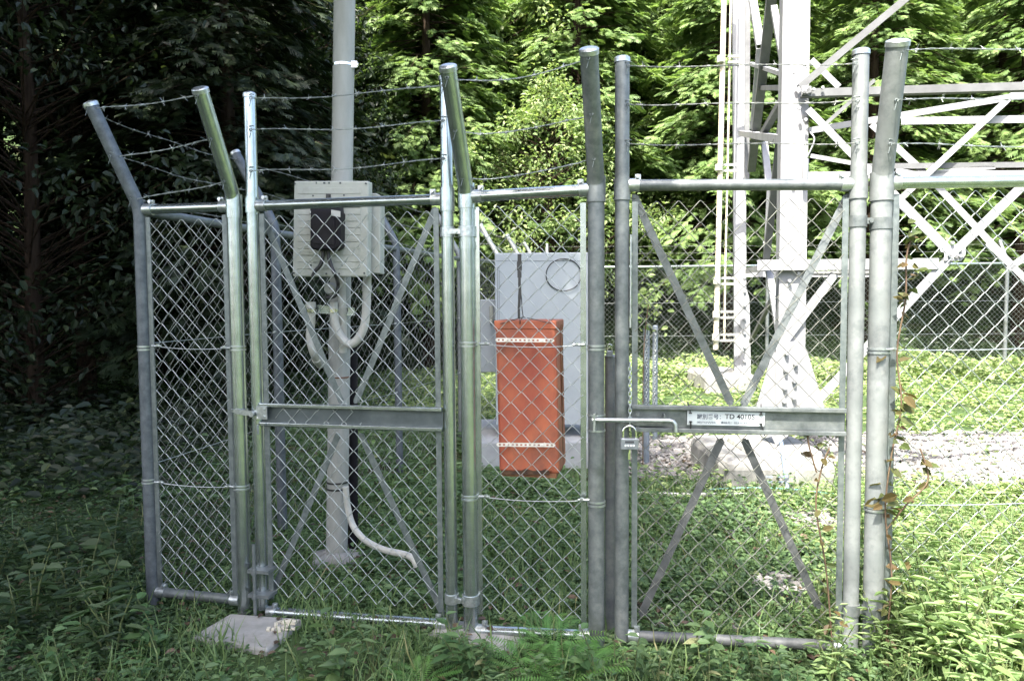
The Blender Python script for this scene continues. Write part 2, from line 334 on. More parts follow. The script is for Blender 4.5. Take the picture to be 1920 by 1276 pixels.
LASTPOST = [None]
def ring(mb, c, r, h, t=0.002, n=20): mb.tube([Vector(c) - Vector((0, 0, h / 2)), Vector(c) + Vector((0, 0, h / 2))], r + t, n)
def hook(parent, p, n, m=None):            # small twisted wire tie with staple
    mb = MB(); p = Vector(p); n = Vector(n).normalized(); q = n.cross(Vector((0, 0, 1))).normalized()
    mb.tube([p - q * .012 + Vector((0, 0, .014)), p + n * .006 + Vector((0, 0, .016)), p + q * .012 + Vector((0, 0, .014))], .002, 5)
    mb.tube([p + n * .008 + q * math.cos(i * 1.3) * (.004 + i * .0004) + Vector((0, 0, math.sin(i * 1.3) * .006 - .002)) for i in range(13)], .0014, 4)
    mb.tube([p + n * .006 + Vector((0, 0, -.01)), p + n * .010 + q * .006 + Vector((0, 0, -.035))], .0015, 4)
    return mb.build('wire_tie', M['flat'], parent)

def post(parent, xy, z0, z1, r, m, arm=None, cap='dome', sleeve=None, bands=(), name='post'):
    x, y = xy; mb = MB()
    if arm:
        n, s, h = arm; b0 = Vector((x, y, z1)); tip = b0 + Vector((n[0] * s, n[1] * s, h)); d = (tip - b0).normalized()
        pts = [Vector((x, y, z0)), Vector((x, y, z1 - .09)), Vector((x, y, z1 - .045))]
        for i in range(1, 6):
            t = i / 6; q0 = Vector((x, y, z1 - .045)); q2 = b0 + d * .045
            pts.append(q0 * (1 - t) ** 2 + b0 * 2 * t * (1 - t) + q2 * t * t)
        pts += [b0 + d * .045, tip]
    else:
        tip = Vector((x, y, z1)); d = Vector((0, 0, 1)); pts = [Vector((x, y, z0)), tip]
    mb.tube(pts, r, 24); o = mb.build(name, m, parent); parent = o; LASTPOST[0] = o
    cb = MB(); cb.tube([tip - d * .004, tip + d * .012], r + .003, 24, False); cb.dome(tip + d * .012, r + .003, .010, d, 24); cb.add([tip - d * .004], [])
    cb.build('cap', M['galv_clamp'], parent)
    if sleeve:
        sb = MB(); sb.tube([(x, y, sleeve[0]), (x, y, sleeve[1])], r + .0045, 24); sb.build('sleeve', m, parent)
    for z in bands:
        bb = MB()
        for dz in (-.007, .007): bb.tube([(x, y, z + dz - .0035), (x, y, z + dz + .0035)], r + .004, 20)
        bb.build('band', M['galv_clamp'], parent)
    return tip, d
def bolt(mb, c, n, r=.009, h=.007): c = Vector(c); n = Vector(n).normalized(); mb.tube([c, c + n * h], r, 6)
def zat(px, py, Y): return P(px, py, Y).z

YA, YB, YC, YD, YE, YF, YG, YH, YI = 3.34, 3.25, 3.235, 3.06, 3.045, 2.92, 2.91, 2.83, 2.82
A = XY(275, 760, YA); B = XY(449, 760, YB); Cc = XY(483, 760, YC); D = XY(843, 760, YD); E = XY(879, 760, YE)
Fp = XY(1118, 760, YF); G = XY(1166, 760, YG); Hh = XY(1602, 760, YH); I = XY(1645, 760, YI)
FN = Vector((-.21, -.978, 0))               # outward normal of the front fence
FU = Vector((.978, -.21, 0))
ZT = 1.81; ZB = 0.06
def on_front(px, py, off=0.0):              # a point on the front fence face, seen in pixel px,py
    return PP(px, py, (E[0] + FN.x * off, E[1] + FN.y * off, 0), FN)
gd = (Vector((*Hh, 0)) - Vector((*G, 0))).normalized(); GN = Vector((gd.y, -gd.x, 0))
def on_gate(px, py, off=0.0): return PP(px, py, (G[0] + GN.x * off, G[1] + GN.y * off, 0), GN)

def stretcher(parent, xy, z0, z1, n, clips=8, m=None):
    mb = MB(); mb.box((xy[0], xy[1], (z0 + z1) / 2), (.022, .006, z1 - z0), (FU, FN, Vector((0, 0, 1)))); mb.build('stretcher_bar', m or M['flat'], parent)
def rail(parent, a, b, r=.0215, m=None, ends=True, trim=.03, name='rail'):
    a = Vector(a); b = Vector(b); d = (b - a).normalized(); mb = MB(); mb.tube([a + d * trim, b - d * trim], r, 20); mb.build(name, m or M['galv_new'], parent)
    if ends:
        for p, s in ((a, 1), (b, -1)):
            e = MB(); e.tube([p + d * s * (trim - .006), p + d * s * (trim + .035)], r + .004, 18)
            e.box(p + d * s * (trim + .03) + Vector((0, 0, r + .008)), (.022, .012, .022), (d, d.cross(Vector((0, 0, 1))), Vector((0, 0, 1))))
            bolt(e, p + d * s * (trim + .03) + FN * .004 + Vector((0, 0, r + .011)), FN, .008, .014)
            e.build('rail_clamp', M['galv_clamp'], parent)
def twire(parent, a, b, sag=.01, band=True):
    a = Vector(a); b = Vector(b); mb = MB(); mb.tube([a.lerp(b, t / 12) - Vector((0, 0, sag * 4 * (t / 12) * (1 - t / 12))) for t in range(13)], .0021, 6)
    d = (b - a).normalized()
    for p, s in ((a, 1), (b, -1)): mb.tube([p, p + d * s * .045], .0055, 8); bolt(mb, p + d * s * .03, (0, 0, 1), .008, .008)
    mb.build('tension_wire', M['galv_clamp'], parent)

# --- left corner panel (posts A and B)
t = thing('chain_link_fence', (*A, 0), 'leftmost narrow chain-link panel, from kinked grey corner post to shiny post on concrete pad', 'fence')
cornN = (-.855, -.52)
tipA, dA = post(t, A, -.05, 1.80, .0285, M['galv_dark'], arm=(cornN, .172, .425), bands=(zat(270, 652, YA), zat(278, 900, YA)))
tipB, dB = post(t, B, -.05, 1.83, .031, M['galv_new'], arm=((FN.x, FN.y), .21, .395), sleeve=(1.745, 1.845), bands=(zat(445, 652, YB), zat(455, 912, YB)))
rail(t, (*A, zat(275, 393, YA)), (*B, zat(430, 387, YB)), .0215)
rail(t, (*A, .07), (*B, .06), .0215, M['galv_old'])
eA = XY(289, 760, YA - .01); eB = XY(431, 760, YB)
stretcher(t, eA, .08, 1.76, FN); stretcher(t, eB, .08, 1.76, FN)
chain(t, eA, eB, .09, 1.745)
for pa, pb in (((285, 648), (432, 652)), ((290, 903), (440, 912))):
    twire(t, P(*pa, YA - .03), P(*pb, YB - .03))
for f, g in ((.03, .05), (.5, .45), (.93, .86)):
    a = Vector((*A, 1.80)).lerp(tipA, 1 - f * .98); b = Vector((*B, 1.83)).lerp(tipB, 1 - g * .98)
    barbed(t, a + Vector((.02, -.02, 0)), b + Vector((-.025, -.02, 0)), .004); hook(t, b + FN * .03, FN); hook(t, a + FN * .028, FN)

# --- left gate (posts C and D)
def channel(parent, a, b, h, n, m, name='lock_rail', fl=.016):
    a = Vector(a); b = Vector(b); n = Vector(n); mb = MB(); up = Vector((0, 0, 1)); d = (b - a).normalized(); L = (b - a).length; c = (a + b) / 2
    ax = (d, n, up)
    mb.box(c - n * .012, (L, .004, h - 2 * fl), ax)
    if m is M['channel']: mb.build('rail_web', mat('shade_toned_channel_web', (.055, .068, .072), .45, .5, (.10, .118, .12), 7, 6), parent); mb = MB(); m = M['galv_new']  # shade and dark reflection of the recess painted into the web colour
    for s in (-1, 1):
        mb.box(c + up * s * (h / 2 - fl / 2), (L, .028, fl), ax)
    return mb.build(name, m, parent, bevel=.003)
t = thing('fence_gate', (*D, 0), 'shiny galvanized chain-link gate leaf in front of the pale pole', 'gate')
zc = zat(468, 182, YC); zd = zat(834, 150, YD)
tipC, _ = post(t, Cc, .03, zc, .0255, M['galv_new'], sleeve=(1.765, 1.83), name='stile')
tipD, _ = post(t, D, .03, zd, .0255, M['galv_new'], sleeve=(1.745, 1.84), name='stile')
rail(t, (*Cc, zat(480, 386, YC)), (*D, zat(822, 373, YD)), .0215)
rail(t, (*Cc, zat(500, 1145, YC)), (*D, zat(840, 1170, YD)), .0215)
eC = XY(500, 760, YC - .01); eD = XY(822, 760, YD + .01)
stretcher(t, eC, .08, 1.76, FN); stretcher(t, eD, .08, 1.76, FN); chain(t, eC, eD, .09, 1.75)
zm1 = (zat(490, 778, YC) + zat(828, 781, YD)) / 2
channel(t, (*XY(488, 760, YC - .02), zm1), (*XY(829, 760, YD - .02), zm1), .098, FN, M['channel'])
def brace(parent, a, b, fn, w=.027, m=None):
    pa = fn(*a); pb = fn(*b); mb = MB(); mb.bar(pa, pb, w, .004, FN)
    for p in (pa, pb): bolt(mb, p + FN * .002, FN, .010, .006)
    mb.build('brace', m or M['flat'], parent)
for a, b in (((489, 395), (640, 752)), ((816, 392), (668, 752)), ((634, 815), (507, 1120)), ((677, 815), (830, 1150))):
    brace(t, a, b, lambda x, y: on_front(x, y, -.028), m=M['flat'])
for z0, px in ((zat(838, 435, YD), 0), (zat(848, 1120, YD), 0)):
    mb = MB(); ring(mb, (*D, z0), .0255, .038, .005, 20); ring(mb, (*E, z0), .031, .042, .005, 20)
    mb.box((Vector((*D, z0)) + Vector((*E, z0))) / 2 + FN * .02, (.05, .014, .02), (FU, FN, Vector((0, 0, 1)))); bolt(mb, (Vector((*D, z0)) + Vector((*E, z0))) / 2 + FN * .026, FN)
    mb.build('hinge', M['galv_clamp'], t)
mb = MB(); dp = P(475, 1020, YC - .06)                     # drop bolt
mb.tube([(dp.x, dp.y, -.0), (dp.x, dp.y, dp.z)], .0075, 10)
for zz in (zat(478, 1062, YC), zat(478, 1107, YC)):
    mb.box((dp.x + .025, dp.y + .03, zz), (.10, .075, .014), (FU, FN, Vector((0, 0, 1)))); mb.tube([(dp.x, dp.y, zz - .012), (dp.x, dp.y, zz + .012)], .013, 12)
mb.build('drop_bolt', M['galv_old'], t)
mb = MB(); zl = zat(460, 768, YB)                          # latch collar across to the fixed post
ring(mb, (*B, zl), .031, .012, .005, 20); mb.bar(Vector((*B, zl)) + FN * .036, Vector((*Cc, zl - .01)) + FN * .034, .022, .006, FN)
mb.tube([Vector((*Cc, zl - .01)) + FN * .02, Vector((*Cc, zl - .01)) + FN * .055], .011, 12)
mb.box(Vector((*Cc, zl - .005)) + FN * .034 + FU * .04, (.05, .006, .055), (FU, FN, Vector((0, 0, 1))))
for dz in (-.015, .015): bolt(mb, Vector((*Cc, zl - .005 + dz)) + FN * .037 + FU * .05, FN, .006, .005)
mb.build('latch', M['galv_clamp'], t)
for pyc, pyd in ((184, 160), (243, 226), (320, 297)):
    a = P(472, pyc, YC - .028); b = P(832, pyd, YD - .028); barbed(t, a, b, .012); hook(t, a, FN); hook(t, b, FN)

# --- centre panel (posts E and F)
t = thing('chain_link_fence', (*E, 0), 'narrow centre chain-link panel with the orange box hanging behind it', 'fence')
tipE, dE = post(t, E, -.05, zat(870, 362, YE), .031, M['galv_new'], arm=((FN.x, FN.y), .235, .42), sleeve=(1.755, 1.855), bands=(zat(878, 645, YE), zat(880, 931, YE)))
tipF, dF = post(t, Fp, -.05, zat(1115, 345, YF), .0325, M['galv_old'], arm=((FN.x, FN.y), .245, .42), sleeve=(1.76, 1.86), bands=(zat(1118, 651, YF), zat(1118, 942, YF)))
rail(t, (*E, zat(880, 369, YE)), (*Fp, zat(1110, 355, YF)), .0225)
rail(t, (*E, zat(895, 1180, YE)), (*Fp, zat(1110, 1191, YF)), .0225)
eE = XY(897, 760, YE); eF = XY(1094, 760, YF + .01)
stretcher(t, eE, .08, 1.76, FN, m=M['galv_new']); stretcher(t, eF, .08, 1.76, FN, m=M['galv_new']); chain(t, eE, eF, .09, 1.76)
mb = MB(); ring(mb, (*E, zat(876, 460, YE)), .031, .03, .003); mb.build('sleeve', M['galv_new'], t)
for pa, pb in (((898, 644), (1096, 646)), ((898, 930), (1105, 937))):
    twire(t, P(*pa, YE - .035), P(*pb, YF - .035), .012)
for f, g in ((.08, .06), (.5, .47), (.9, .82)):
    a = Vector((*E, 1.83)).lerp(tipE, 1 - f); b = Vector((*Fp, 1.84)).lerp(tipF, 1 - g)
    barbed(t, a + FU * .03, b - FU * .03, .02, wob=.006); hook(t, b + FN * .032, FN); hook(t, a + FN * .03, FN)

# --- right gate (posts G and H)
t = thing('fence_gate', (*Hh, 0), 'dull weathered chain-link gate leaf carrying the white number plate', 'gate')
zg = zat(1166, 116, YG); zh = zat(1610, 102, YH)
post(t, G, .03, zg, .028, M['galv_old'], sleeve=(zat(1166, 376, YG), zat(1166, 335, YG)), name='stile')
post(t, Hh, .03, zh, .029, M['galv_light'], sleeve=(zat(1610, 373, YH), zat(1610, 330, YH)), name='stile')
rail(t, (*G, zat(1180, 347, YG)), (*Hh, zat(1598, 346, YH)), .0215, M['galv_old'])
rail(t, (*G, zat(1160, 1190, YG)), (*Hh, zat(1590, 1211, YH)), .0215, M['galv_mud_dim'])
eG = XY(1190, 760, YG); eH = XY(1579, 760, YH + .01)
stretcher(t, eG, .08, 1.76, GN, m=M['flat']); stretcher(t, eH, .08, 1.76, GN, m=M['flat']); chain(t, eG, eH, .09, 1.76, M['wire_dull'], r=.0016)
zm2 = (zat(1182, 784, YG) + zat(1585, 791, YH)) / 2
ch2 = channel(t, (*XY(1183, 760, YG - .02), zat(1182, 783, YG - .02)), (*XY(1586, 760, YH - .02), zat(1585, 791, YH - .02)), .104, GN, M['galv_old'])
for a, b in (((1189, 368), (1370, 755)), ((1589, 368), (1394, 758)), ((1352, 825), (1203, 1150)), ((1396, 825), (1534, 1135))):
    brace(t, a, b, lambda x, y: on_gate(x, y, -.028), w=.030, m=M['galv_old'] if a[1] < 600 else M['galv_mud_dim'])  # lower braces toned darker for haze; only the bottom rail is muddy
mb = MB(); zs = zat(1180, 787, YF - .06); a = on_gate(1110, 787, .052); b = on_gate(1262, 788, .052)
mb.tube([a, b - gd * .014, b + Vector((0, 0, -.004)), b + gd * .008 + Vector((0, 0, -.014)), b + gd * .010 + Vector((0, 0, -.045))], .0088, 12); mb.build('slide_bolt', M['galv_clamp'], t)
mb = MB(); mb.box(on_gate(1213, 794, .012), (.12, .022, .012), (gd, GN, Vector((0, 0, 1)))); mb.box(on_gate(1245, 783, .03), (.006, .05, .032), (gd, GN, Vector((0, 0, 1))))
mb.box(on_gate(1196, 783, .006), (.024, .01, .052), (gd, GN, Vector((0, 0, 1)))); bolt(mb, on_gate(1196, 776, .012), GN, .008, .008); bolt(mb, on_gate(1196, 800, .012), GN, .007, .008)
mb.build('bolt_bracket', M['galv_old'], t, bevel=.001)
mb = MB(); c = Vector((*Fp, 0))
for py in (777, 806): ring(mb, (Fp[0], Fp[1], zat(1118, py, YF)), .0325, .006, .0035)
mb.box((Fp[0] + FN.x * .052, Fp[1] + FN.y * .052 + 0, zat(1118, 790, YF - .05)), (.008, .05, .066), (FU, FN, Vector((0, 0, 1))))
mb.build('bolt_keeper', M['galv_clamp'], t)
for z0 in (zat(1610, 415, YH), zat(1593, 1140, YH)):
    mb = MB(); ring(mb, (*Hh, z0), .029, .042, .004); ring(mb, (I[0], I[1], z0 - .01), .037, .042, .004)
    mm = (Vector((*Hh, z0)) + Vector((*I, z0))) / 2 + GN * .012; mb.box(mm, (.03, .014, .022), (gd, GN, Vector((0, 0, 1)))); bolt(mb, mm + GN * .006, GN); mb.build('hinge', M['galv_old'], t)
for a, b in (((1178, 124), (1602, 119)), ((1178, 196), (1606, 189)), ((1178, 270), (1606, 268))):
    q = P(*a, YG - .03); r_ = P(*b, YH - .03); barbed(t, q, r_, .004, M['wire_old']); hook(t, q, FN); hook(t, r_, FN)

# --- right hand panel (post I and on)
t = thing('chain_link_fence', (*I, 0), 'rightmost chain-link panel running off the frame from the thick post with creeper', 'fence')
tipI, dI = post(t, I, -.05, zat(1655, 332, YI), .0375, M['galv_light'], arm=((FN.x, FN.y), .165, .43), sleeve=(1.745, 1.85), bands=(zat(1648, 657, YI), zat(1641, 951, YI)))
J = (I[0] + 1.85, I[1] - .06)
post(t, J, -.05, 1.82, .031, M['galv_old'], arm=((0, -1), .25, .44), sleeve=(1.75, 1.85))
rail(t, (*I, zat(1670, 343, YI)), (*J, 1.815), .0225); rail(t, (*I, .06), (*J, .06), .0225, M['galv_old'])
eI = XY(1672, 760, YI)
stretcher(t, eI, .08, 1.77, FN); chain(t, eI, (J[0] - .05, J[1]), .06, 1.78)
for py in (655, 945): twire(t, P(1660, py, YI - .035), P(1960, py - 4, YI - .07), .006)
for (pa, pb) in (((1690, 95), (1925, 88)), ((1680, 188), (1925, 181)), ((1668, 270), (1925, 271))):
    k = (pa[1] - 95) / 175; Yt = lerp(tipI.y, I[1] - .06, k); q = P(*pa, Yt - .02)
    p2 = P(*pb, Yt - .04); e = q + (p2 - q) * 1.9; barbed(t, q, e, .004); hook(t, q, FN, M['wire'])

# --- side fence (left side, running back) and back fence
sp = [A, (-1.41, 4.49), (-.91, 5.94), (-.52, 7.5), (-.12, 9.0), (.19, 10.5), (.46, 12.0)]
t = thing('side_fence', (*sp[1], 0), 'long chain-link fence with arms leaning left, running back on the left of the compound', 'fence')
tips = [tipA]; sn = (-.965, .26)
for x, y in sp[1:]:
    tp, _ = post(t, (x, y), 0, 1.83, .029, M['galv_dark'] if y < 7 else M['galv_light'], arm=(sn, .255, .44)); tips.append(tp)  # far posts take the pipe colour with sunlight painted in
for a, b in zip(sp[:-1], sp[1:]):
    rail(t, (*a, 1.79), (*b, 1.79 + (.03 if b[1] > 8 else 0)), .0215, M['galv_old'], ends=False)
    u = (Vector(b) - Vector(a)).normalized() * .05
    chain(t, (a[0] + u.x, a[1] + u.y), (b[0] - u.x, b[1] - u.y), .05, 1.78, M['wire_old'], sub=False, nside=3, r=.0017)
    for z in (.65, 1.2): twire(t, (*a, z), (*b, z), 0)
for i in range(len(tips) - 1):
    a0 = Vector((*sp[i], 1.82)); b0 = Vector((*sp[i + 1], 1.82))
    for f in (.06, .5, .92): barbed(t, a0.lerp(tips[i], f), b0.lerp(tips[i + 1], f), .02, M['wire_old'])
YK = 12.5; K0 = (.60, YK)
t = thing('back_fence', (K0[0], YK, 0), 'far chain-link fence with a pale top rail running along the foot of the wood', 'fence')
bx = [K0[0]] + [P(px, 560, YK).x for px in (1439, 1663, 1887)]; bx += [bx[-1] + 2, bx[-1] + 4]
zk = zat(1140, 501, YK)
for x in bx: post(t, (x, YK), 0, zk + .03, .03, M['galv_old'], arm=((0, 1), .2, .36))
rail(t, (bx[0], YK, zk), (bx[-1], YK, zk + .03), .022, M['galv_new'], ends=False)
chain(t, (bx[0], YK), (bx[-1], YK), .12, zk, M['wire'], sub=False, nside=3, r=.0021)
for z in (.75, 1.3): twire(t, (bx[0], YK - .02, z), (bx[-1], YK - .02, z), 0)
for i, f in enumerate((.12, .24, .36)): barbed(t, (bx[0], YK + f * .5, zk + f), (bx[-1], YK + f * .5, zk + f), .01, M['wire_old'], barbs=.3)

# ------------------------------------------------------------------ concrete footings
def footing(corners, z0, z1, label, cat='footing', m=None, name='concrete_footing', bev=.012):
    mb = MB(); mb.prism([(x, y, z0) for x, y in corners], (0, 0, z1 - z0))
    c = np.mean(corners, axis=0); o = mb.build(name, m or M['concrete'], loc=(c[0], c[1], 0), bevel=bev); return tag(o, label, cat)
def gpx(px, py, z=0.0): d = ray(px, py); t_ = (z - CAMZ) / d.z; return (d.x * t_, d.y * t_)
M['pad'] = mat('pale_pad_concrete', (.20, .20, .18), .9, 0, (.32, .315, .29), 7, 9, bump=.3, bscale=40, layers=[((.12, .11, .085), 5, .52, .7, .6)])
footing([gpx(357, 1192, .03), gpx(500, 1216, .03), gpx(568, 1158, .03), gpx(432, 1148, .03)], -.15, .03, 'square grey concrete pad with crumbs of mortar under the shiny post left of centre', m=M['pad'])
footing([gpx(800, 1190, 0), gpx(960, 1228, 0), gpx(995, 1185, 0), gpx(850, 1165, 0)], -.15, .014, 'half buried concrete pad under the two centre posts beside the fern', m=M['pad'])
footing([gpx(1560, 1222, 0), gpx(1700, 1228, 0), gpx(1710, 1195, 0), gpx(1570, 1190, 0)], -.15, .02, 'weedy concrete pad at the foot of the thick right-hand post')
mb = MB()
for i in range(9):
    q = gpx(random.uniform(500, 545), random.uniform(1166, 1182), .03); mb.box((q[0], q[1], .035), (random.uniform(.01, .05), random.uniform(.008, .02), .008), (Vector((math.cos(i), math.sin(i), 0)), Vector((-math.sin(i), math.cos(i), 0)), Vector((0, 0, 1))))
q = gpx(543, 1168, .03); mb.box((q[0], q[1], .036), (.06, .022, .012), (FU, FN, Vector((0, 0, 1))))
tag(mb.build('mortar_crumbs', mat('pale_mortar', (.5, .46, .36), .9), loc=(*gpx(520, 1178, .012), .01)), 'broken crumbs of pale mortar lying on the square concrete pad', 'rubble', kind='stuff')

# ------------------------------------------------------------------ utility pole and its boxes
YP = 3.9; pb = XY(631, 1045, YP)
t = thing('utility_pole', (*pb, 0), 'pale grey round utility pole rising out of frame behind the left gate', 'pole')
mb = MB(); tx = P(646, 0, YP)
def polep(z): k = z / tx.z; return Vector((lerp(pb[0], tx.x, k), YP, z))
mb.tube([polep(-.1), polep(0.6), polep(1.13)], [.0565, .0560, .0555], 28); mb.tube([polep(1.13), polep(1.9), polep(2.6), polep(4.6)], [.0535, .0545, .0545, .0535], 28); mb.build('shaft', M['pole'], t)
mb = MB(); zz = zat(640, 124, YP); ring(mb, polep(zz), .0545, .012, .003); p = polep(zz); mb.box(p + Vector((.06, -.02, 0)), (.03, .02, .03)); bolt(mb, p + Vector((.075, -.02, 0)), (1, 0, 0)); mb.build('band', M['chrome'], t)
for py in (902, 914): mb = MB(); ring(mb, polep(zat(630, py, YP)), .0565, .009, .003); mb.build('band', M['rubber'], t)
mb = MB(); ring(mb, polep(zat(630, 706, YP)), .0565, .006, .003); mb.build('band', M['rust'], t)
mb = MB(); ring(mb, polep(1.16), .0555, .05, .004); mb.build('collar', M['pole'], t)
mb = MB(); pc = Vector((pb[0], YP, 0)); n = 14; ringp = []
for i in range(n):
    a = i / n * 2 * math.pi; rr = .15 + .03 * math.sin(i * 2.3); ringp.append((pc.x + math.cos(a) * rr * 1.0, pc.y + math.sin(a) * rr))
mb.add([(x, y, -.1) for x, y in ringp] + [(pc.x + (x - pc.x) * .88, pc.y + (y - pc.y) * .88, .035 + .01 * math.sin(i * 3.1)) for i, (x, y) in enumerate(ringp)] + [(pc.x, pc.y, .085)],
       [(i, (i + 1) % n, n + (i + 1) % n, n + i) for i in range(n)] + [(n + i, n + (i + 1) % n, 2 * n) for i in range(n)])
tag(mb.build('concrete_footing', M['concrete'], loc=(pb[0], YP, 0)), 'rough lump of concrete round the foot of the pale pole', 'footing')
# black corrugated pipe beside the pole
mb = MB(); pts = []; rs = []
for i in range(120):
    z = 1.2 * i / 119; pts.append(P(661, 640 + (1.2 - z) * 320, YP + .12) * 1.0); pts[-1].z = z + .02; rs.append(.031 if i % 2 else .028)
mb.tube(pts, rs, 14); o = mb.build('corrugated_pipe', M['black'], loc=(pts[0].x, pts[0].y, 0)); tag(o, 'black corrugated pipe standing close against the right side of the pale pole', 'pipe')
# cream conduits
def pipe_obj(name, pts, r, m, label, cat, n=16, collars=()):
    mb = MB(); mb.tube(smooth_path(pts, 6), r, n); p0 = Vector(pts[0])
    for i in collars: a = Vector(pts[i]); b = Vector(pts[i + 1]) if i + 1 < len(pts) else Vector(pts[i - 1]); d = (b - a).normalized(); mb.tube([a - d * .001, a + d * .03], r + .004, n)
    o = mb.build(name, m, loc=tuple(p0)); return tag(o, label, cat)
def smooth_path(pts, k=6):
    pts = [Vector(p) for p in pts]; out = []
    for i in range(len(pts) - 1):
        p0 = pts[max(0, i - 1)]; p1 = pts[i]; p2 = pts[i + 1]; p3 = pts[min(len(pts) - 1, i + 2)]
        for j in range(k):
            t = j / k; out.append(0.5 * ((2 * p1) + (p2 - p0) * t + (2 * p0 - 5 * p1 + 4 * p2 - p3) * t * t + (3 * p1 - p0 - 3 * p2 + p3) * t ** 3))
    out.append(pts[-1]); return out
YQ = 3.72
pipe_obj('conduit_pipe', [P(689, 505, YQ), P(688, 535, YQ), P(687, 575, YQ), P(683, 610, YQ), P(672, 634, YQ), P(656, 645, YQ), P(640, 632, YQ), P(630, 612, YQ), P(627, 590, YQ), P(626, 566, YQ)], .0215, M['pvc'],
         'cream conduit bent into a U below the meter board', 'conduit', collars=(1,))
pipe_obj('conduit_pipe', [P(583, 566, YQ), P(584, 600, YQ), P(581, 630, YQ), P(586, 655, YQ), P(593, 672, YQ + .05), P(600, 684, YQ + .12)], .020, M['pvc'], 'short cream conduit stub angling down at the left of the pole', 'conduit', collars=(0, 4))
pipe_obj('conduit_pipe', [P(641, 515, YQ + .02), P(641, 540, YQ + .02), P(642, 575, YQ + .02), P(643, 610, YQ + .04), P(643, 660, YQ + .06)], .019, M['pvc'], 'straight thin cream conduit against the pole under the meter board', 'conduit', collars=(2,))
pipe_obj('conduit_pipe', [P(648, 912, 3.8), P(652, 950, 3.8), P(662, 985, 3.78), P(685, 1012, 3.74), P(720, 1030, 3.68), P(768, 1042, 3.62), P(782, 1062, 3.60)], .0165, M['pvc'], 'cream conduit curving from the pole foot down into the weeds to the right', 'conduit')
# strut holding the conduits
t = thing('conduit_bracket', tuple(P(600, 580, YQ)), 'short galvanized strut across the pole clamping the cream conduits', 'bracket')
mb = MB(); a = P(566, 577, YQ + .035); b = P(665, 584, YQ + .035); d = (b - a).normalized(); up = Vector((0, 0, 1)); nn = d.cross(up)
mb.box((a + b) / 2, ((b - a).length, .004, .036), (d, nn, up))
for s in (-1, 1): mb.box((a + b) / 2 + up * s * .018 + Vector((0, -.01, 0)), ((b - a).length, .024, .004), (d, nn, up))
mb.build('strut', M['galv_new'], t)
for px in (584, 626):
    mb = MB(); p = P(px, 582, YQ); ring(mb, p, .0215, .016, .003); mb.box(p + Vector((0, -.026, 0)), (.016, .012, .02)); mb.build('pipe_clamp', M['chrome'], t)
# meter board
YM = 3.55
t = thing('meter_board', tuple(P(620, 500, YM)), 'beige ribbed meter board with a black electricity meter on it, fixed to the pale pole', 'meter board')
def quadpx(c, Y): return [P(x, y, Y) for x, y in c]
bc = [(548, 518), (688, 519), (691, 339), (551, 339)]
mb = MB(); mb.prism(quadpx(bc, YM), (0.01, .055, 0)); mb.build('board', M['boxp'], t, bevel=.007)
mb = MB(); l, r_, tp_, bt = 559, 677, 352, 505
for i in range(12):
    y0 = tp_ + (bt - tp_) * i / 12; y1 = tp_ + (bt - tp_) * (i + 1) / 12 - .9
    mb.prism([P(l - (y0 - 350) * .015, y1, YM), P(r_ - (y0 - 350) * .015, y1, YM), P(r_ - (y0 - 350) * .015, y0, YM), P(l - (y0 - 350) * .015, y0, YM)], (0, -.004, 0))
mb.build('ribbed_panel', M['boxp'], t, bevel=.0012)
mb = MB()
for px, py in ((553, 344), (686, 344), (551, 512), (683, 512), (587, 367), (645, 366), (583, 497), (641, 497), (550, 428), (548, 462), (612, 513), (636, 513)): mb = MB(); bolt(mb, P(px, py, YM - .005), (0, -1, 0), .0045, .003); mb.build('screw', M['seam'], t)
for px, w_ in ((608, 4), (617, 3), (593, 2), (638, 3)): mb = MB(); mb.box(P(px, 343, YM - .001), (w_ * .0026, .002, .008)); mb.build('slot', M['seam'], t)
mb = MB(); mc = [(581, 460), (586, 468), (628, 468), (638, 462), (639, 395), (582, 392)]
mb.prism(quadpx(mc, YM - .10), (0, .10, 0)); met = mb.build('meter', M['black'], t, bevel=.008)
mb = MB(); mb.prism(quadpx([(580, 402), (640, 402), (637, 377), (583, 376)], YM - .075), (0, .07, 0)); mb.prism(quadpx([(592, 378), (632, 378), (628, 372), (596, 372)], YM - .04), (0, .04, 0)); mb.build('meter_cap', mat('meter_cap_plastic', (.014, .014, .017), .6, spec=0.2), met, bevel=.006)
mb = MB(); mb.prism(quadpx([(621, 404), (638, 407), (638, 396), (621, 393)], YM - .104), (0, .004, 0)); mb.build('meter_label', M['pvc'], met)
mb = MB(); mb.tube([P(585, 398, YM - .083), P(585, 398, YM - .076)], .009, 14); mb.build('seal', M['dial'], met)
mb = MB(); mb.prism(quadpx([(587, 455), (627, 458), (627, 412), (586, 408)], YM - .106), (0, .006, 0)); mb.build('meter_window', M['meterglass'], met)
mb = MB(); mb.prism(quadpx([(611, 372), (618, 372), (618, 363), (611, 363)], YM - .025), (0, .02, 0)); mb.prism(quadpx([(590, 377), (632, 377), (632, 374), (590, 374)], YM - .02), (0, .01, 0)); mb.build('hanger', M['rubber'], t)
for pts in ([(606, 465), (606, 480), (600, 498), (591, 508), (586, 519)], [(616, 465), (616, 480), (622, 500), (630, 518), (634, 530), (632, 548), (625, 556), (612, 558)]):
    mb = MB(); mb.tube(smooth_path([P(x, y, YM - .05 + (.15 if y > 525 else 0)) for x, y in pts], 5), .009, 10); mb.build('cable', M['rubber'], t)
mb = MB(); mb.prism(quadpx([(691, 512), (713, 513), (714, 367), (706, 362), (692, 362)], YM + .10), (0.0, .12, 0)); 
o = mb.build('junction_box', M['boxp'], loc=tuple(P(700, 512, YM + .1)), bevel=.006); tag(o, 'plain beige junction box half hidden behind the meter board', 'box')
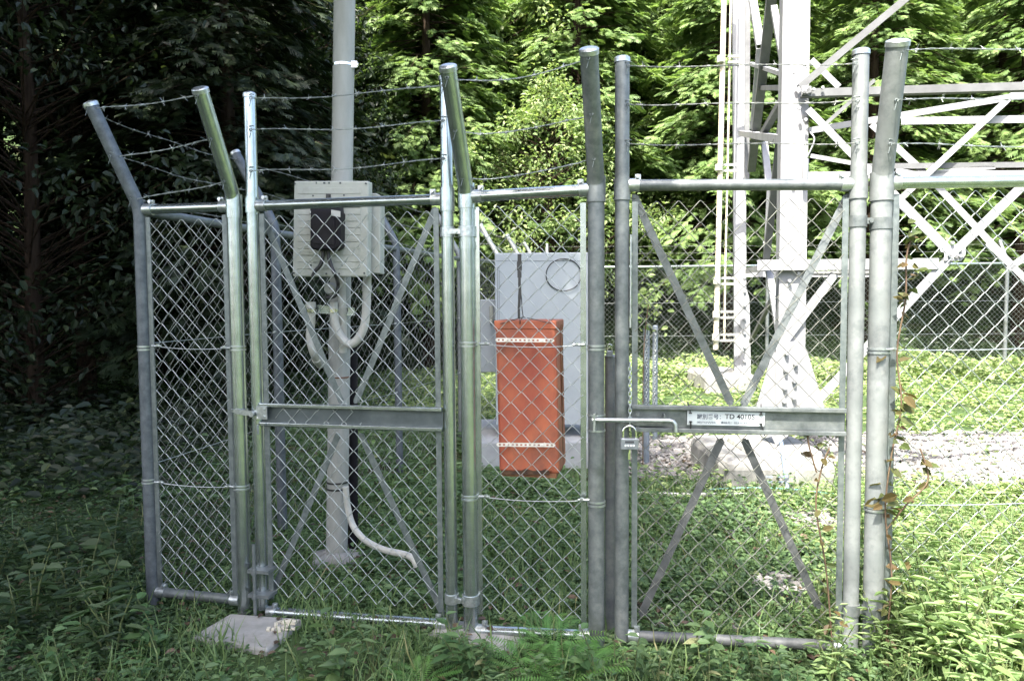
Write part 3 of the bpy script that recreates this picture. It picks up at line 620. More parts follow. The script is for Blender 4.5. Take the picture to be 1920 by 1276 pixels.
mb = MB(); p = P(619, 541, YQ - .05); mb.tube([p + Vector((0, .03, 0)), p, p + Vector((0, -.015, 0))], [.03, .03, .024], 18)
o = mb.build('cable_boss', M['pole'], loc=tuple(p)); tag(o, 'small round grey terminal cover on the pole under the meter board', 'cover')
# ------------------------------------------------------------------ orange box behind the centre panel
YO = 3.045
p0 = on_front(928, 607, -.03); p1 = on_front(1042, 607, -.03); pz0 = on_front(935, 882, -.03).z; pz1 = p0.z
bx_ = (p1 - p0); bx_.z = 0; ux = bx_.normalized(); back = -FN
t = thing('storage_box', tuple((p0 + p1) / 2 - Vector((0, 0, pz1 - pz0)) + back * .1), 'faded orange steel box with two punched zinc strips, hanging behind the centre panel', 'box')
wbx = (p1 - p0).length; cx = (p0 + p1) / 2; W_, Dp = wbx, .20
mb = MB(); lean = Vector((.012, 0, 0)); top = Vector((cx.x, cx.y, pz1)) + back * Dp / 2; bot = Vector((cx.x, cx.y, pz0 - .005)) + back * Dp / 2 + lean
mb.box((top + bot) / 2, (W_, Dp, (top - bot).length), (ux, back, (top - bot).normalized())); mb.build('body', M['orange'], t, bevel=.012)
mb = MB(); c = Vector((cx.x, cx.y, pz1 - .004)) + back * Dp / 2; mb.box(c, (W_ + .007, Dp + .008, .036), (ux, back, Vector((0, 0, 1)))); mb.build('lid', M['orange'], t, bevel=.005)
mb = MB(); c = Vector((bot.x, bot.y, pz0 - .006)) + Vector((0, 0, -.006)); mb.box(c, (W_ * .9, Dp * .98, .02), (ux, back, Vector((0, 0, 1)))); mb.build('rusty_bottom', M['rust'], t)
mb = MB(); mb.box((top + bot) / 2 + ux * (W_ / 2 + .003) + back * .02, (.006, .006, .58), (ux, back, Vector((0, 0, 1)))); mb.box((top + bot) / 2 + ux * (W_ / 2 + .003) + back * .01 - FN * .0, (.003, .012, .60), (ux, back, Vector((0, 0, 1)))); mb.build('side_seam', M['rust'], t)
rg_ = random.Random(5); xs_ = [940 + i * 7.5 for i in range(13)]; lo_ = [on_front(x + 1, 889, -.0265) for x in xs_]; up_ = [on_front(x, 880 + rg_.uniform(-2.5, 2.5), -.0265) for x in xs_]
mb = MB(); mb.add(lo_ + up_ + [p + FN * .003 for p in lo_] + [p + FN * .003 for p in up_], [(26 + i, 27 + i, 40 + i, 39 + i) for i in range(12)] + [(39 + i, 40 + i, 14 + i, 13 + i) for i in range(12)] + [(i, i + 1, 27 + i, 26 + i) for i in range(12)]); mb.build('rust_edge', mat('dark_rust', (.02, .010, .006), .95, 0, (.08, .04, .02), 30, 5), t)
q = on_front(1030, 878, -.026); mb = MB(); mb.box(q, (.022, .006, .014), (ux, back, Vector((0, 0, 1)))); mb.build('catch', M['orange'], t)
for py, dx in ((637, 0), (833, 2)):
    a = on_front(931 + dx, py, .012); b = on_front(1039 + dx - 2, py + 1, .012); mb = MB(); d = (b - a).normalized(); L = (b - a).length; up = Vector((0, 0, 1))
    hgt_ = .0155; k = 13
    for s in (-1, 1): mb.box((a + b) / 2 + up * s * hgt_ * .36, (L, .0022, hgt_ * .28), (d, FN, up))
    for i in range(k + 1): mb.box(a.lerp(b, i / k), (L / k * .5, .0021, hgt_ * .46), (d, FN, up))
    for f in (.17, .80): bolt(mb, a.lerp(b, f) + FN * .001, FN, .006, .006); mb.tube([a.lerp(b, f), a.lerp(b, f) - FN * .05], .003, 8)
    mb.build('punched_strip', M['strip'], t)
t = thing('strap', tuple(on_front(975, 476, .004)), 'black twisted strap and cord holding up the orange box', 'strap')
mb = MB(); pts = [(974, 476), (974, 490), (974, 506), (974, 520), (974, 530), (975, 545), (974, 560), (973, 578), (973, 597)]; ww = [.008, .014, .014, .009, .006, .010, .008, .0075, .006]
for i in range(len(pts) - 1): mb.bar(on_front(*pts[i], .006), on_front(*pts[i + 1], .006) - Vector((0, 0, .001)), (ww[i] + ww[i + 1]) * .7, .003 + i * .0001, FN)
mb.build('webbing', M['rubber'], t)
mb = MB(); mb.tube([on_front(x, y, .004) for x, y in ((976, 545), (978, 560), (979, 580), (981, 594), (977, 598))], .0022, 6); mb.tube([on_front(938, 607, -.02), on_front(974, 596, .002), on_front(981, 594, .002), on_front(1034, 606, -.02)], .0018, 6); mb.tube([on_front(975, 598, 0), on_front(975, 607, -.02)], .002, 6); mb.build('cord', M['rubber'], t)

# ------------------------------------------------------------------ cabinets behind
YCb = 6.3
def cab(t, l, r, tpx, bpx, Y, depth, m, name='body', bevel=.008):
    mb = MB(); a = P(l, bpx, Y); b = P(r, bpx, Y); c = P(r, tpx, Y); mb.prism([(a.x, Y, a.z), (b.x, Y, a.z), (b.x, Y, c.z), (a.x, Y, c.z)], (0, depth, 0)); return mb.build(name, m, t, bevel=bevel)
t = thing('equipment_cabinet', tuple(P(1015, 825, YCb)), 'tall pale blue-grey steel cabinet standing behind the orange box', 'cabinet')
cab(t, 930, 1106, 473, 797, YCb, .55, M['cabinet'])
mb = MB(); f = lambda x, y: P(x, y, YCb - .002)
for a, b in (((933, 502), (933, 606)), ((928, 502), (936, 502)), ((936, 502), (936, 790)), ((930, 489), (1105, 489))):
    mb.bar(f(*a), f(*b), .0022, .002, (0, -1, 0))
mb.build('door_seam', M['seam'], t)
for px in (940, 1095):
    mb = MB(); p = P(px, 806, YCb + .05); mb.box(p, (.06, .08, .11)); mb.build('foot', M['cabinet'], t)
mb = MB(); mb.tube([P(1057 + 33 * math.cos(a), 515 + 30 * math.sin(a), YCb - .012 - .006 * math.sin(a * 2)) for a in [i * 2 * math.pi / 40 for i in range(41)]], .0045, 6)
o = mb.build('wire_loop', M['rubber'], loc=tuple(P(1057, 515, YCb))); tag(o, 'thin black cable coiled in a loop on the cabinet front', 'cable')
t = thing('equipment_cabinet', tuple(P(905, 695, 6.6)), 'low narrow pale cabinet left of the tall one, half hidden by the post', 'cabinet')
cab(t, 884, 930, 561, 698, 6.6, .4, M['cabinet'])
mb = MB(); mb.box(P(921, 590, 6.58), (.03, .03, .16)); mb.box(P(921, 602, 6.57), (.02, .03, .03)); mb.build('handle', M['boxp'], t, bevel=.004)
footing([(P(872, 860, 6.1).x, 6.1), (P(1120, 860, 6.1).x, 6.1), (P(1120, 860, 6.1).x, 7.3), (P(872, 860, 6.1).x, 7.3)], -.1, .21, 'low pale concrete plinth under the two equipment cabinets', 'plinth', mat('pale_plinth_concrete', (.24, .25, .25), .85, 0, (.32, .33, .33), 5, 8, bump=.2))
# dark drop post between the gate posts, with its small padlock
mb = MB(); dpx = XY(1145, 760, 3.08); zt = zat(1145, 668, 3.08); mb.tube([(dpx[0], 3.08, -.05), (dpx[0], 3.08, zt)], .024, 20); mb.dome((dpx[0], 3.08, zt), .026, .01)
mb.tube([(dpx[0] + .018, 3.056, zt - .11), (dpx[0] + .024, 3.048, zt - .13), (dpx[0] + .02, 3.054, zt - .15)], .003, 6)
o = mb.build('stop_post', mat('dark_weathered_pipe', (.10, .11, .12), .5, .4, (.2, .21, .2), 12, 6), loc=(dpx[0], 3.08, 0)); tag(o, 'short dark stop post standing in the gap beside the padlocked gate', 'post')
def padlock(c, w, hb, hs, label, n, key=False, dials=False, side=False):
    t = thing('padlock', tuple(c), label, 'padlock'); up = Vector((0, 0, 1)); n = Vector(n); q = up.cross(n)
    mb = MB(); mb.box(c - up * (hs + hb / 2), (w, w * .42, hb), (q, n, up)); mb.build('body', M['brass'], t, bevel=.003)
    mb = MB(); rr = w * .36; pts = [c - up * (hs + .004) - q * rr, c - up * (rr * 1.1) - q * rr] + [c - up * rr + q * (-rr * math.cos(a)) + up * (rr * math.sin(a)) for a in [i * math.pi / 10 for i in range(11)]] + [c - up * (rr * 1.1) + q * rr, c - up * (hs + .004) + q * rr]
    mb.tube(pts, w * .065, 10); mb.build('shackle', M['chrome'], t)
    if dials:
        for i in range(4): mb = MB(); mb.box(c - up * (hs + hb * .62) + q * (i - 1.5) * w * .15 + n * w * .22, (w * .1, .004, hb * .16), (q, n, up)); mb.build('dial', M['dial'], t, bevel=.001)
        mb = MB(); mb.box(c - up * (hs + hb * .3) + n * w * .212, (w * .5, .002, hb * .2), (q, n, up)); mb.build('nameplate', M['seam'], t)
    if key:
        mb = MB(); mb.box(c - up * (hs + hb + .02), (.009, .002, .042), (q, n, up)); mb.tube([c - up * (hs + hb), c - up * (hs + hb + .012)], .005, 10); mb.build('key', M['chrome'], t)
padlock(on_gate(1180, 798, .055), .068, .043, .047, 'large grey combination padlock hanging from the slide bolt, key in its underside', GN, True, True)
padlock(P(1143, 645, 3.05), .026, .026, .026, 'tiny silver padlock above the dark stop post', (0, -1, 0))
padlock(P(483, 780, YC - .07), .02, .042, .035, 'small narrow padlock turned edge-on at the latch of the shiny gate', (-.9, -.3, 0))
# chain by the gate stile and two chain posts behind
def chain_links(mb, pts, r=.0022, ln=.022):
    pts = [Vector(p) for p in pts]; tot = sum((b - a).length for a, b in zip(pts, pts[1:])); n = int(tot / (ln * .72)); d = (pts[-1] - pts[0]).normalized(); x = Vector((1, 0, 0)); y = d.cross(x).normalized(); x = y.cross(d)
    for i in range(n):
        c = pts[0].lerp(pts[-1], (i + .5) / n); s = x if i % 2 else y
        mb.tube([c + d * math.cos(a) * ln * .5 + s * math.sin(a) * ln * .27 for a in [k * math.pi / 5 for k in range(11)]], r, 5, False)
mb = MB(); chain_links(mb, [on_gate(1181, 680, .03), on_gate(1181, 797, .045)]); mb.tube([on_gate(1183, 440, .016), on_gate(1182, 614, .016)], .004, 6)
o = mb.build('hanging_chain', M['galv_clamp'], loc=tuple(on_gate(1181, 797, .045))); tag(o, 'thin steel chain hanging along the weathered gate stile down to the combination padlock', 'chain')
for px, lab in ((1212, 'left one of two short blue-grey chain posts standing behind the weathered gate'), (1228, 'right one of two short blue-grey chain posts standing behind the weathered gate')):
    Yq = 6.2 if px < 1220 else 7.2; x, y = XY(px, 760, Yq); zt = zat(px, 612, Yq); t = thing('chain_post', (x, y, 0), lab, 'post', 'pair of chain posts')
    mb = MB(); mb.tube([(x, y, -.05), (x, y, zt)], .026, 16); mb.dome((x, y, zt), .027, .015); mb.build('shaft', mat('blue_grey_pipe', (.10, .125, .15), .55, .1, (.17, .20, .23), 9, 5), t)
    mb = MB(); mb.tube([Vector((x, y - .028, zt - .02 - .0)) + Vector((math.sin(a) * .012, -.003, -.03 + math.cos(a) * .03)) for a in [i * math.pi / 6 for i in range(13)]], .004, 6, False); chain_links(mb, [(x - .005, y - .034, zt - .07), (x - .012, y - .04, zt - .75)], .0035, .035); mb.build('chain', M['galv_clamp'], t)

# ------------------------------------------------------------------ number plate
def text_mesh(txt, size, m, origin, u, n, name, parent, width=0.1, bold=0.0):
    cu = bpy.data.curves.new(name, 'FONT'); cu.body = txt; cu.size = size; cu.offset = bold; cu.extrude = 0.00015
    o = bpy.data.objects.new(name, cu); C.objects.link(o); bpy.context.view_layer.update()
    me = bpy.data.meshes.new_from_object(o.evaluated_get(bpy.context.evaluated_depsgraph_get())); bpy.data.objects.remove(o); me.materials.clear(); me.materials.append(m)
    ob = bpy.data.objects.new(name, me); C.objects.link(ob); ob.parent = parent
    xs_ = [v.co.x for v in me.vertices]; sx = width / (max(xs_) - min(xs_))
    up = Vector((0, 0, 1)); u = Vector(u).normalized(); n = Vector(n).normalized(); up = n.cross(u)
    ob.matrix_local = Matrix.Translation(Vector(origin) - ORG[parent]) @ Matrix(((u.x * sx, up.x, n.x, 0), (u.y * sx, up.y, n.y, 0), (u.z * sx, up.z, n.z, 0), (0, 0, 0, 1)))
    return ob
sc_ = [on_gate(1288, 796, .022), on_gate(1433, 799, .022), on_gate(1435, 773, .022), on_gate(1289, 769, .022)]
t = thing('number_plate', tuple(sc_[0]), 'small white plate lettered in Japanese and TD 40105, tied to the gate channel', 'sign')
mb = MB(); mb.prism(sc_, -GN * .0025); mb.build('plate', M['plate'], t, bevel=.0006)
su = (sc_[1] - sc_[0]).normalized()
def sp_(px, py): return on_gate(px, py, .0225)
text_mesh('識別番号：', .0215, M['inkfade'], sp_(1306.5, 784), su, GN, 'lettering', t, (sp_(1351, 784) - sp_(1306.5, 784)).length, .0003)
text_mesh('TD 40105', .0255, M['ink'], sp_(1359, 784.4), su, GN, 'lettering', t, (sp_(1415, 784) - sp_(1359, 784)).length, .0004)
text_mesh('㈱JTOWER', .0105, M['inkfade'], sp_(1306.5, 793.0), su, GN, 'lettering', t, (sp_(1342, 784) - sp_(1306.5, 784)).length)
text_mesh('連絡先：053-5144-2460', .0105, M['inkfade'], sp_(1351, 793.6), su, GN, 'lettering', t, (sp_(1415, 784) - sp_(1351, 784)).length)
for a, b, c in (((1289, 753), (1293.5, 765), (1294.5, 774)), ((1294, 811), (1295, 800), (1295, 790)), ((1427, 757), (1427.5, 766), (1427, 777)), ((1434, 816), (1430, 803), (1426.5, 794))):
    mb = MB(); mb.tube([on_gate(*a, .016), on_gate(*b, .028), on_gate(*c, .028)], .0028, 6); mb.box(on_gate(c[0], c[1], .026), (.012, .004, .004), (su, GN, Vector((0, 0, 1)))); mb.build('cable_tie', M['rubber'], t)

# ------------------------------------------------------------------ steel tower
L1 = Vector((*XY(1490, 560, 5.6), 0)); dF_ = Vector((.976, -.215, 0)); dB_ = Vector((.215, .976, 0))
L2 = Vector((*XY(1386, 560, 10.7), 0)); nFront = Vector((-.215, -.976, 0)); nLeft = Vector(((L2 - L1).y, -(L2 - L1).x, 0)).normalized() * -1
def fr(px, py, o=0.0): return PP(px, py, L1 + nFront * o, nFront)
def bk(px, py, o=0.0): return PP(px, py, L2 + nFront * o, nFront)
def lf(px, py, o=0.0): return PP(px, py, L1 + nLeft * o, nLeft)
t = thing('lattice_tower', tuple(L1), 'tall pale galvanized lattice tower filling the right of the compound', 'tower')
def leg(base, dirx, diry, top, w=.19, z0=.25):
    mb = MB(); a = Vector((base.x, base.y, z0)); b = a + top
    d = (b - a).normalized()
    mb.box((a + b) / 2 + dirx * w / 2, ((b - a).length, .016, w), (d, diry, d.cross(diry))); mb.box((a + b) / 2 + diry * (w / 2 + .009) + dirx * .008, ((b - a).length, w, .016), (d, diry, d.cross(diry)))
    mb.build('leg', M['tower'], t)
ltop = P(1493 - 25, 0, 5.75) - P(1455, 700, 5.6); ltop = Vector((.11, .1, 1)) * 6.2
lx = P(1462, 560, 5.6) - Vector((0, 0, 0))
a0 = P(1457, 800, 5.6); a1 = P(1468, 0, 5.72); leg(a0, dF_, dB_, (a1 - a0) * 1.35, .192, a0.z)
a0 = P(1377, 705, 10.7); a1 = P(1374, 0, 10.9); leg(a0, dF_, dB_, (a1 - a0) * 1.3, .17, a0.z)
for q in ((7.1, 4.5), (8.3, 9.5)): leg(Vector((*q, 0)), -dF_, dB_ if q[1] < 5 else -dB_, Vector((-.2, .1, 6)), .19, .25)
def member(fn, a, b, wpx, m=None, o=0.0, flip=1, L=True):
    pa = fn(*a, o); pb = fn(*b, o); wd = wpx * .84 * ((pa.y + pb.y) / 2) / F; mb = MB(); n = nFront if fn is not lf else nLeft
    if L: mb.angle(pa, pb, wd, .008, n, flip)
    else: mb.bar(pa, pb, wd, .008, n)
    mb.build('brace', m or M['tower'], t)
W2 = 2000
# front face
member(fr, (1500, 163), (1780, -70), 15, M['tower_dk'], .02)
member(fr, (1502, 174), (W2, 159), 17, M['tower_dk'], .03, -1)
member(fr, (1515, 205), (1606, 298), 15, o=.02); member(fr, (1606, 298), (1660, 345), 15, o=.02)
member(fr, (1672, 362), (1788, 480), 20, o=.02)
member(fr, (W2, 268), (1788, 474), 19, o=.035); member(fr, (1800, 462), (1520, 765), 19, o=.035)
member(fr, (1420, 497), (1760, 494), 24, o=.05)
member(fr, (1464, 650), (1566, 514), 16, M['tower'], .03)
member(fr, (1517, 245), (W2, 165), 14, o=-.3); member(fr, (1480, 512), (1640, 512), 10, o=-.1)
# back face
member(bk, (1690, 227), (W2, 222), 16); member(bk, (1600, 312), (W2, 308), 12, M['tower_dk']); member(bk, (1500, 329), (W2, 326), 16)
member(bk, (1521, 112), (1573, 163), 13); member(bk, (1520, 292), (1610, 308), 9); member(bk, (1634, 233), (1738, 328), 14, o=-.1); member(bk, (1738, 328), (1900, 500), 14, o=-.1); member(bk, (1852, 455), (W2, 596), 14)
member(bk, (1690, 372), (W2, 85), 12, M['tower'], .1); member(bk, (1750, 323), (1866, 313), 9); member(bk, (1680, 318), (1740, 330), 9)
member(bk, (1545, 235), (1640, 150), 8, M['tower_dk']); member(bk, (1395, 514), (1640, 514), 12)
member(bk, (1890, 505), (W2, 430), 12)
# left face
member(lf, (1441, -30), (1402, 318), 17, M['tower_dk'], .03); member(lf, (1402, -20), (1419, 90), 14); member(lf, (1419, 90), (1407, 240), 10)
member(lf, (1446, 15), (1469, 150), 12, o=.01); member(lf, (1465, 182), (1416, 268), 12, M['tower_dk'], .04); member(lf, (1462, 205), (1430, 500), 13, M['tower_dk'], .02)
member(lf, (1385, 250), (1466, 262), 14, o=.05); member(lf, (1420, 165), (1468, 165), 10, M['tower_dk']); member(lf, (1405, 120), (1468, 140), 8); member(lf, (1398, 0), (1396, 340), 9, M['tower_dk'], -.02)
member(lf, (1428, 270), (1436, 345), 12); member(lf, (1439, 345), (1432, 500), 10); member(lf, (1436, 505), (1458, 640), 13, o=.03); member(lf, (1398, 508), (1438, 500), 14, o=.05); member(lf, (1405, 640), (1445, 560), 9, M['tower_dk'])
# gussets and bolts
for c, w_, h_, o_ in (((1790, 474), 20, 15, .045), ((1512, 170), 9, 8, .045)):
    mb = MB(); mb.prism([fr(c[0] + a * w_, c[1] + b * h_, o_) for a, b in ((-1, 1), (.6, 1), (1, .2), (1, -1), (-1, -1))], nFront * .008); mb.build('gusset', M['tower'], t, bevel=.001)
    for a, b in ((-.5, .4), (.5, -.3), (.1, .5), (.6, .3)): mb = MB(); bolt(mb, fr(c[0] + a * w_, c[1] + b * h_, o_ + .008), nFront, .012, .018); mb.build('bolt', M['tower_dk'], t)
mb = MB(); mb.prism([fr(x, y, .03) for x, y in ((1455, 835), (1546, 765), (1512, 655), (1500, 640), (1455, 640))], nFront * .012); mb.build('gusset', M['tower'], t, bevel=.002)
mb = MB(); mb.prism([fr(x, y, -.02) for x, y in ((1418, 760), (1455, 835), (1458, 660), (1448, 660))], nFront * .012); mb.build('gusset', M['tower'], t)
TB = lambda: (mb.build('bolt', M['tower'], t), mb.__init__())
mb = MB()
for x, y in ((1474, 662), (1472, 694), (1471, 727), (1470, 752), (1491, 682), (1489, 714), (1488, 745)): bolt(mb, fr(x, y, .042), nFront, .017, .028); bolt(mb, fr(x, y, .042), nFront, .012, .042); TB()
for x, y in ((1490, 137), (1485, 330), (1480, 526), (1498, 203), (1497, 512), (1510, 225), (1511, 510), (1505, 500)): bolt(mb, fr(x, y, .012), nFront, .013, .022); TB()
for x, y in ((1525, 168), (1542, 165), (1570, 505), (1600, 503), (1765, 470), (1800, 480), (1785, 455)): bolt(mb, fr(x, y, .055), nFront, .012, .02); TB()
mb = MB(); mb.tube(smooth_path([fr(1519, 248, .02), fr(1527, 262, .05), fr(1516, 290, .05), fr(1512, 300, .03)], 5), .006, 6); mb.tube([fr(1511, 298, .03), fr(1509, 345, .03)], .022, 10); mb.build('ground_wire', M['tower'], t)
mb = MB(); q0 = P(1377, 700, 10.7); mb.prism([bk(x, y, .02) for x, y in ((1388, 705), (1408, 705), (1405, 560), (1388, 500))], nFront * .012)
for y in range(520, 700, 26): bolt(mb, bk(1396, y, .035), nFront, .02, .03)
mb.build('gusset', M['tower'], t)
# foundations
def block(px0, px1, pyt, pyb, Y, dep, label, bev=.03):
    a = P(px0, pyt, Y); b = P(px1, pyt, Y); mb = MB(); mb.prism([(a.x, Y, -.1), (b.x, Y, -.1), (b.x, Y + dep, -.1), (a.x, Y + dep, -.1)], (0, 0, a.z + .1)); o = mb.build('tower_foundation', M['concrete'], loc=(a.x, Y, 0), bevel=bev); return tag(o, label, 'foundation')
block(1362, 1572, 866, 920, 5.2, 1.1, 'broad concrete foundation block under the near tower leg', .06)
o = block(1405, 1545, 845, 870, 5.4, .6, 'smaller concrete step carrying the near tower leg on top of its foundation', .03)
block(1322, 1420, 703, 760, 10.2, 1.3, 'pale concrete foundation block under the far tower leg', .05)
mb = MB(); a = P(1455, 700, 5.3); 
mb.tube([(a.x + .03, 5.28, P(1458, 820, 5.28).z), (a.x + .02, 5.12, P(1455, 900, 5.12).z), (a.x + .02, 5.1, .02)], .016, 10)
for dx in (-.045, .045):
    for py in (893, 903): mb.box(P(1454 + dx * 260, py, 5.12), (.045, .02, .01))
tag(mb.build('earth_cable', mat('blue_grey_cable', (.16, .2, .26), .5), loc=(a.x, 5.3, 0)), 'blue-grey earth cable clamped down the face of the near foundation block', 'cable')
# feeder conduit beside the far leg
t = thing('feeder_conduit', tuple(P(1345, 660, 10.2)), 'thin tan conduit rising beside the far tower leg, clamped with small brackets', 'conduit')
mb = MB(); mb.tube([P(1342, 655, 10.2), P(1346, 500, 10.2), P(1352, 250, 10.2), P(1360, -120, 10.3)], .036, 10); mb.build('pipe', M['tan'], t)
mb = MB(); mb.tube([P(1358, 640, 10.3), P(1360, 500, 10.3), P(1364, 330, 10.3), P(1372, -100, 10.4)], .014, 8); mb.build('cable', M['tan'], t)
mb = MB()
for y in (520, 583, 626, 308, 105):
    s = 1 if y > 200 else .5; x = lerp(1346, 1357, (640 - y) / 640)
    mb.tube([P(x - 4, y, 10.18), P(x - 4, y + 12, 10.18)], .05, 10); mb.box(P(x + 20, y + 1, 10.3), (.30 * s, .03, .03)); mb.box(P(x + 20, y + 12, 10.3), (.30 * s, .03, .03)); mb.box(P(x + 34, y + 7, 10.28), (.03, .05, .12))
mb.build('clamp', M['pvc'], t)
# white ground conduit
mb = MB(); mb.tube(smooth_path([(*gpx(1180, 925, .03), .03), (*gpx(1290, 927, .03), .03), (*gpx(1400, 927, .03), .03), (*gpx(1500, 930, .035), .035), (*gpx(1590, 934, .035), .035)], 5), .0155, 12)
tag(mb.build('ground_conduit', M['pvc'], loc=(*gpx(1290, 927), 0)), 'long white conduit lying on the ground in front of the near foundation', 'conduit')
mb = MB(); mb.tube(smooth_path([(*gpx(1330, 917, .05), .05), (*gpx(1400, 914, .07), .07), (*gpx(1480, 916, .08), .08), (*gpx(1560, 925, .06), .06), (*gpx(1600, 926, .06), .06)], 5), .005, 8)
tag(mb.build('cable', mat('green_cable', (.12, .3, .28), .5), loc=(*gpx(1400, 914), .05)), 'thin green cable running just above the white ground conduit', 'cable')

# ------------------------------------------------------------------ trees
TL = T_leaf(.62); TLN = T_leaf(.42); SPR = [T_spray(7, s) for s in range(3)]
def cypress(seed, h=9.0, rad=2.3, zb=.8, nb=150, ns=26, m=None, spr=.36):
    rg = np.random.default_rng(seed); parts = []; mb = MB()
    mb.tube([(0, 0, -.3), (0.03, 0, h * .4), (0, .04, h)], [.16, .11, .015], 9)
    for i in range(nb):
        z = zb + (h - zb) * (i + rg.random()) / nb; fr_ = (z - zb) / (h - zb); L = (rad * (1 - fr_) ** .75 + .25) * rg.uniform(.65, 1.1); a = rg.uniform(0, 2 * math.pi)
        d = np.array([math.cos(a), math.sin(a), 0]); s = np.array([-d[1], d[0], 0]); o = np.array([0, 0, z])
        up0 = rg.uniform(.05, .35); dr = rg.uniform(.35, .6)
        f = lambda t: o + d * L * t + np.array([0, 0, 1]) * (up0 * L * t - dr * L * t * t)
        mb.tube([f(0), f(.5), f(.95)], [.014, .008, .003], 4, False)
        n = int(ns * (.5 + L / rad * .8)); t = rg.uniform(.25, 1.0, n) ** .7; side = rg.normal(0, 1, n) * .20 * L * (1.15 - t)
        pos = np.array([f(x) for x in t]) + s[None] * side[:, None] + np.stack([np.zeros(n), np.zeros(n), rg.normal(-.03, .05, n)], 1)
        dirs = d[None] * 1.0 + s[None] * (np.sign(side) * rg.uniform(.2, 1.0, n))[:, None] + np.stack([np.zeros(n), np.zeros(n), rg.uniform(-.6, .15, n)], 1)
        parts.append(scatter(SPR[i % 3], pos, dirs, rup(n, .35, rg) + d[None] * .5, rg.uniform(.7, 1.2, n) * spr, rg))
    V, Q, r = join(parts); return (V, Q, r, mb)
def broadtree(seed, h=6.0, rad=1.9, zb=.6, ncl=130, nl=70, leaf=.085, cr=.38, w=TL, irr=0.0):
    rg = np.random.default_rng(seed); parts = []; mb = MB(); mb.tube([(0, 0, -.3), (.05, .05, h * .4), (0, 0, h * .75)], [.10, .07, .03], 8)
    for i in range(ncl):
        fr_ = rg.random(); z = zb + (h - zb) * fr_; rr = rad * (math.sin(math.pi * min(1, (fr_ * .8 + .18))) ** .6) * rg.uniform(.45, 1.0); a = rg.uniform(0, 2 * math.pi); rr *= 1 + irr * (math.sin(a * 3 + z * 1.9 + seed) * math.cos(a * 2 - z * 1.1)); z += irr * .5 * math.sin(a * 2 + seed)
        c = np.array([math.cos(a) * rr, math.sin(a) * rr, z]); mb.tube([(0, 0, max(0, z - rr * .5)), c * np.array([.5, .5, 1]) - np.array([0, 0, rr * .2]), c], [.013, .007, .003], 4, False)
        n = int(nl * rg.uniform(.6, 1.3)); u = rg.normal(0, 1, (n, 3)); u /= np.linalg.norm(u, axis=1, keepdims=True); q = u * (rg.random(n) ** .45)[:, None] * cr * np.array([1, 1, .65])
        dirs = u + rdir(n, -.9, .1, rg) * .8 ; parts.append(scatter(w, c + q, dirs, rup(n, .45, rg) + u * .6, rg.uniform(.6, 1.25, n) * leaf, rg))
    V, Q, r = join(parts); return (V, Q, r, mb)
def tree_proto(data, m, name, loc, label, group, rz=0, s=1.0):
    V, Q, r, mb = data; t = thing(name, (0, 0, 0), label, 'tree', group)
    np_mesh('crown', V, Q, m, r, parent=t); mb.build('trunk', M['bark'], t); t.location = loc; t.rotation_euler.z = rz; t.scale = (s, s, s); return t
def copy_tree(o, loc, rz, s=1.0, label=None, group=None, m=None):
    c = o.copy(); C.objects.link(c); c.location = loc; c.rotation_euler = (0, 0, rz); c.scale = (s, s, s)
    for ch in list(o.children):
        k = ch.copy(); C.objects.link(k); k.parent = c
        if m is not None and k.name.startswith('crown'):
            k.data = m[ch.data.name] if ch.data.name in m else m.setdefault(ch.data.name, ch.data.copy()); k.data.materials[0] = m['mat']
    if m is not None and '@leaf' in m:
        for k in c.children:
            if k.name.startswith('leaves'): k.data = m.setdefault(k.data.name, k.data.copy()); k.data.materials[0] = m['@leaf']
    if label: c['label'] = label
    if group: c['group'] = group
    return c
gl = 'conifers of the wood behind the back fence'; ll = 'feathery green cypress growing in the sunlit wood behind the back fence'
cyp = [tree_proto(cypress(11 + i, 9 + i * .6, 2.5, [1.7, 1.9, 1.4][i], 225, 54, spr=[.235, .205, .25][i]), M['tree_lit'], 'cypress_tree', (x, y, H(x, y)), ll, gl, i * 2.0) for i, (x, y) in enumerate(((4.3, 15.0), (7.3, 15.2), (-1.6, 14.6)))]
spots = [(-1.2, 15.9), (-2.7, 15.6), (1.4, 15.8), (10.2, 15.0), (13.0, 16.0), (-4.2, 15.4), (5.7, 16.9), (8.9, 17.4), (2.9, 17.7), (-.1, 17.3), (-2.9, 18.0), (11.9, 18.4), (15.0, 18.2), (-6.6, 17.6),
         (1.2, 20.4), (4.2, 20.8), (7.2, 20.5), (10.2, 21.2), (13.4, 21), (-2.0, 20.8), (-5.0, 21), (16.8, 21.5), (19, 19), (-8.5, 20.5), (3, 24), (8, 24.5), (13, 25), (-3, 24.5), (18, 25)]
for i, (x, y) in enumerate(spots): copy_tree(cyp[i % 3], (x, y, H(x, y) - .2), random.uniform(0, 6.28), random.uniform(.88, 1.12))
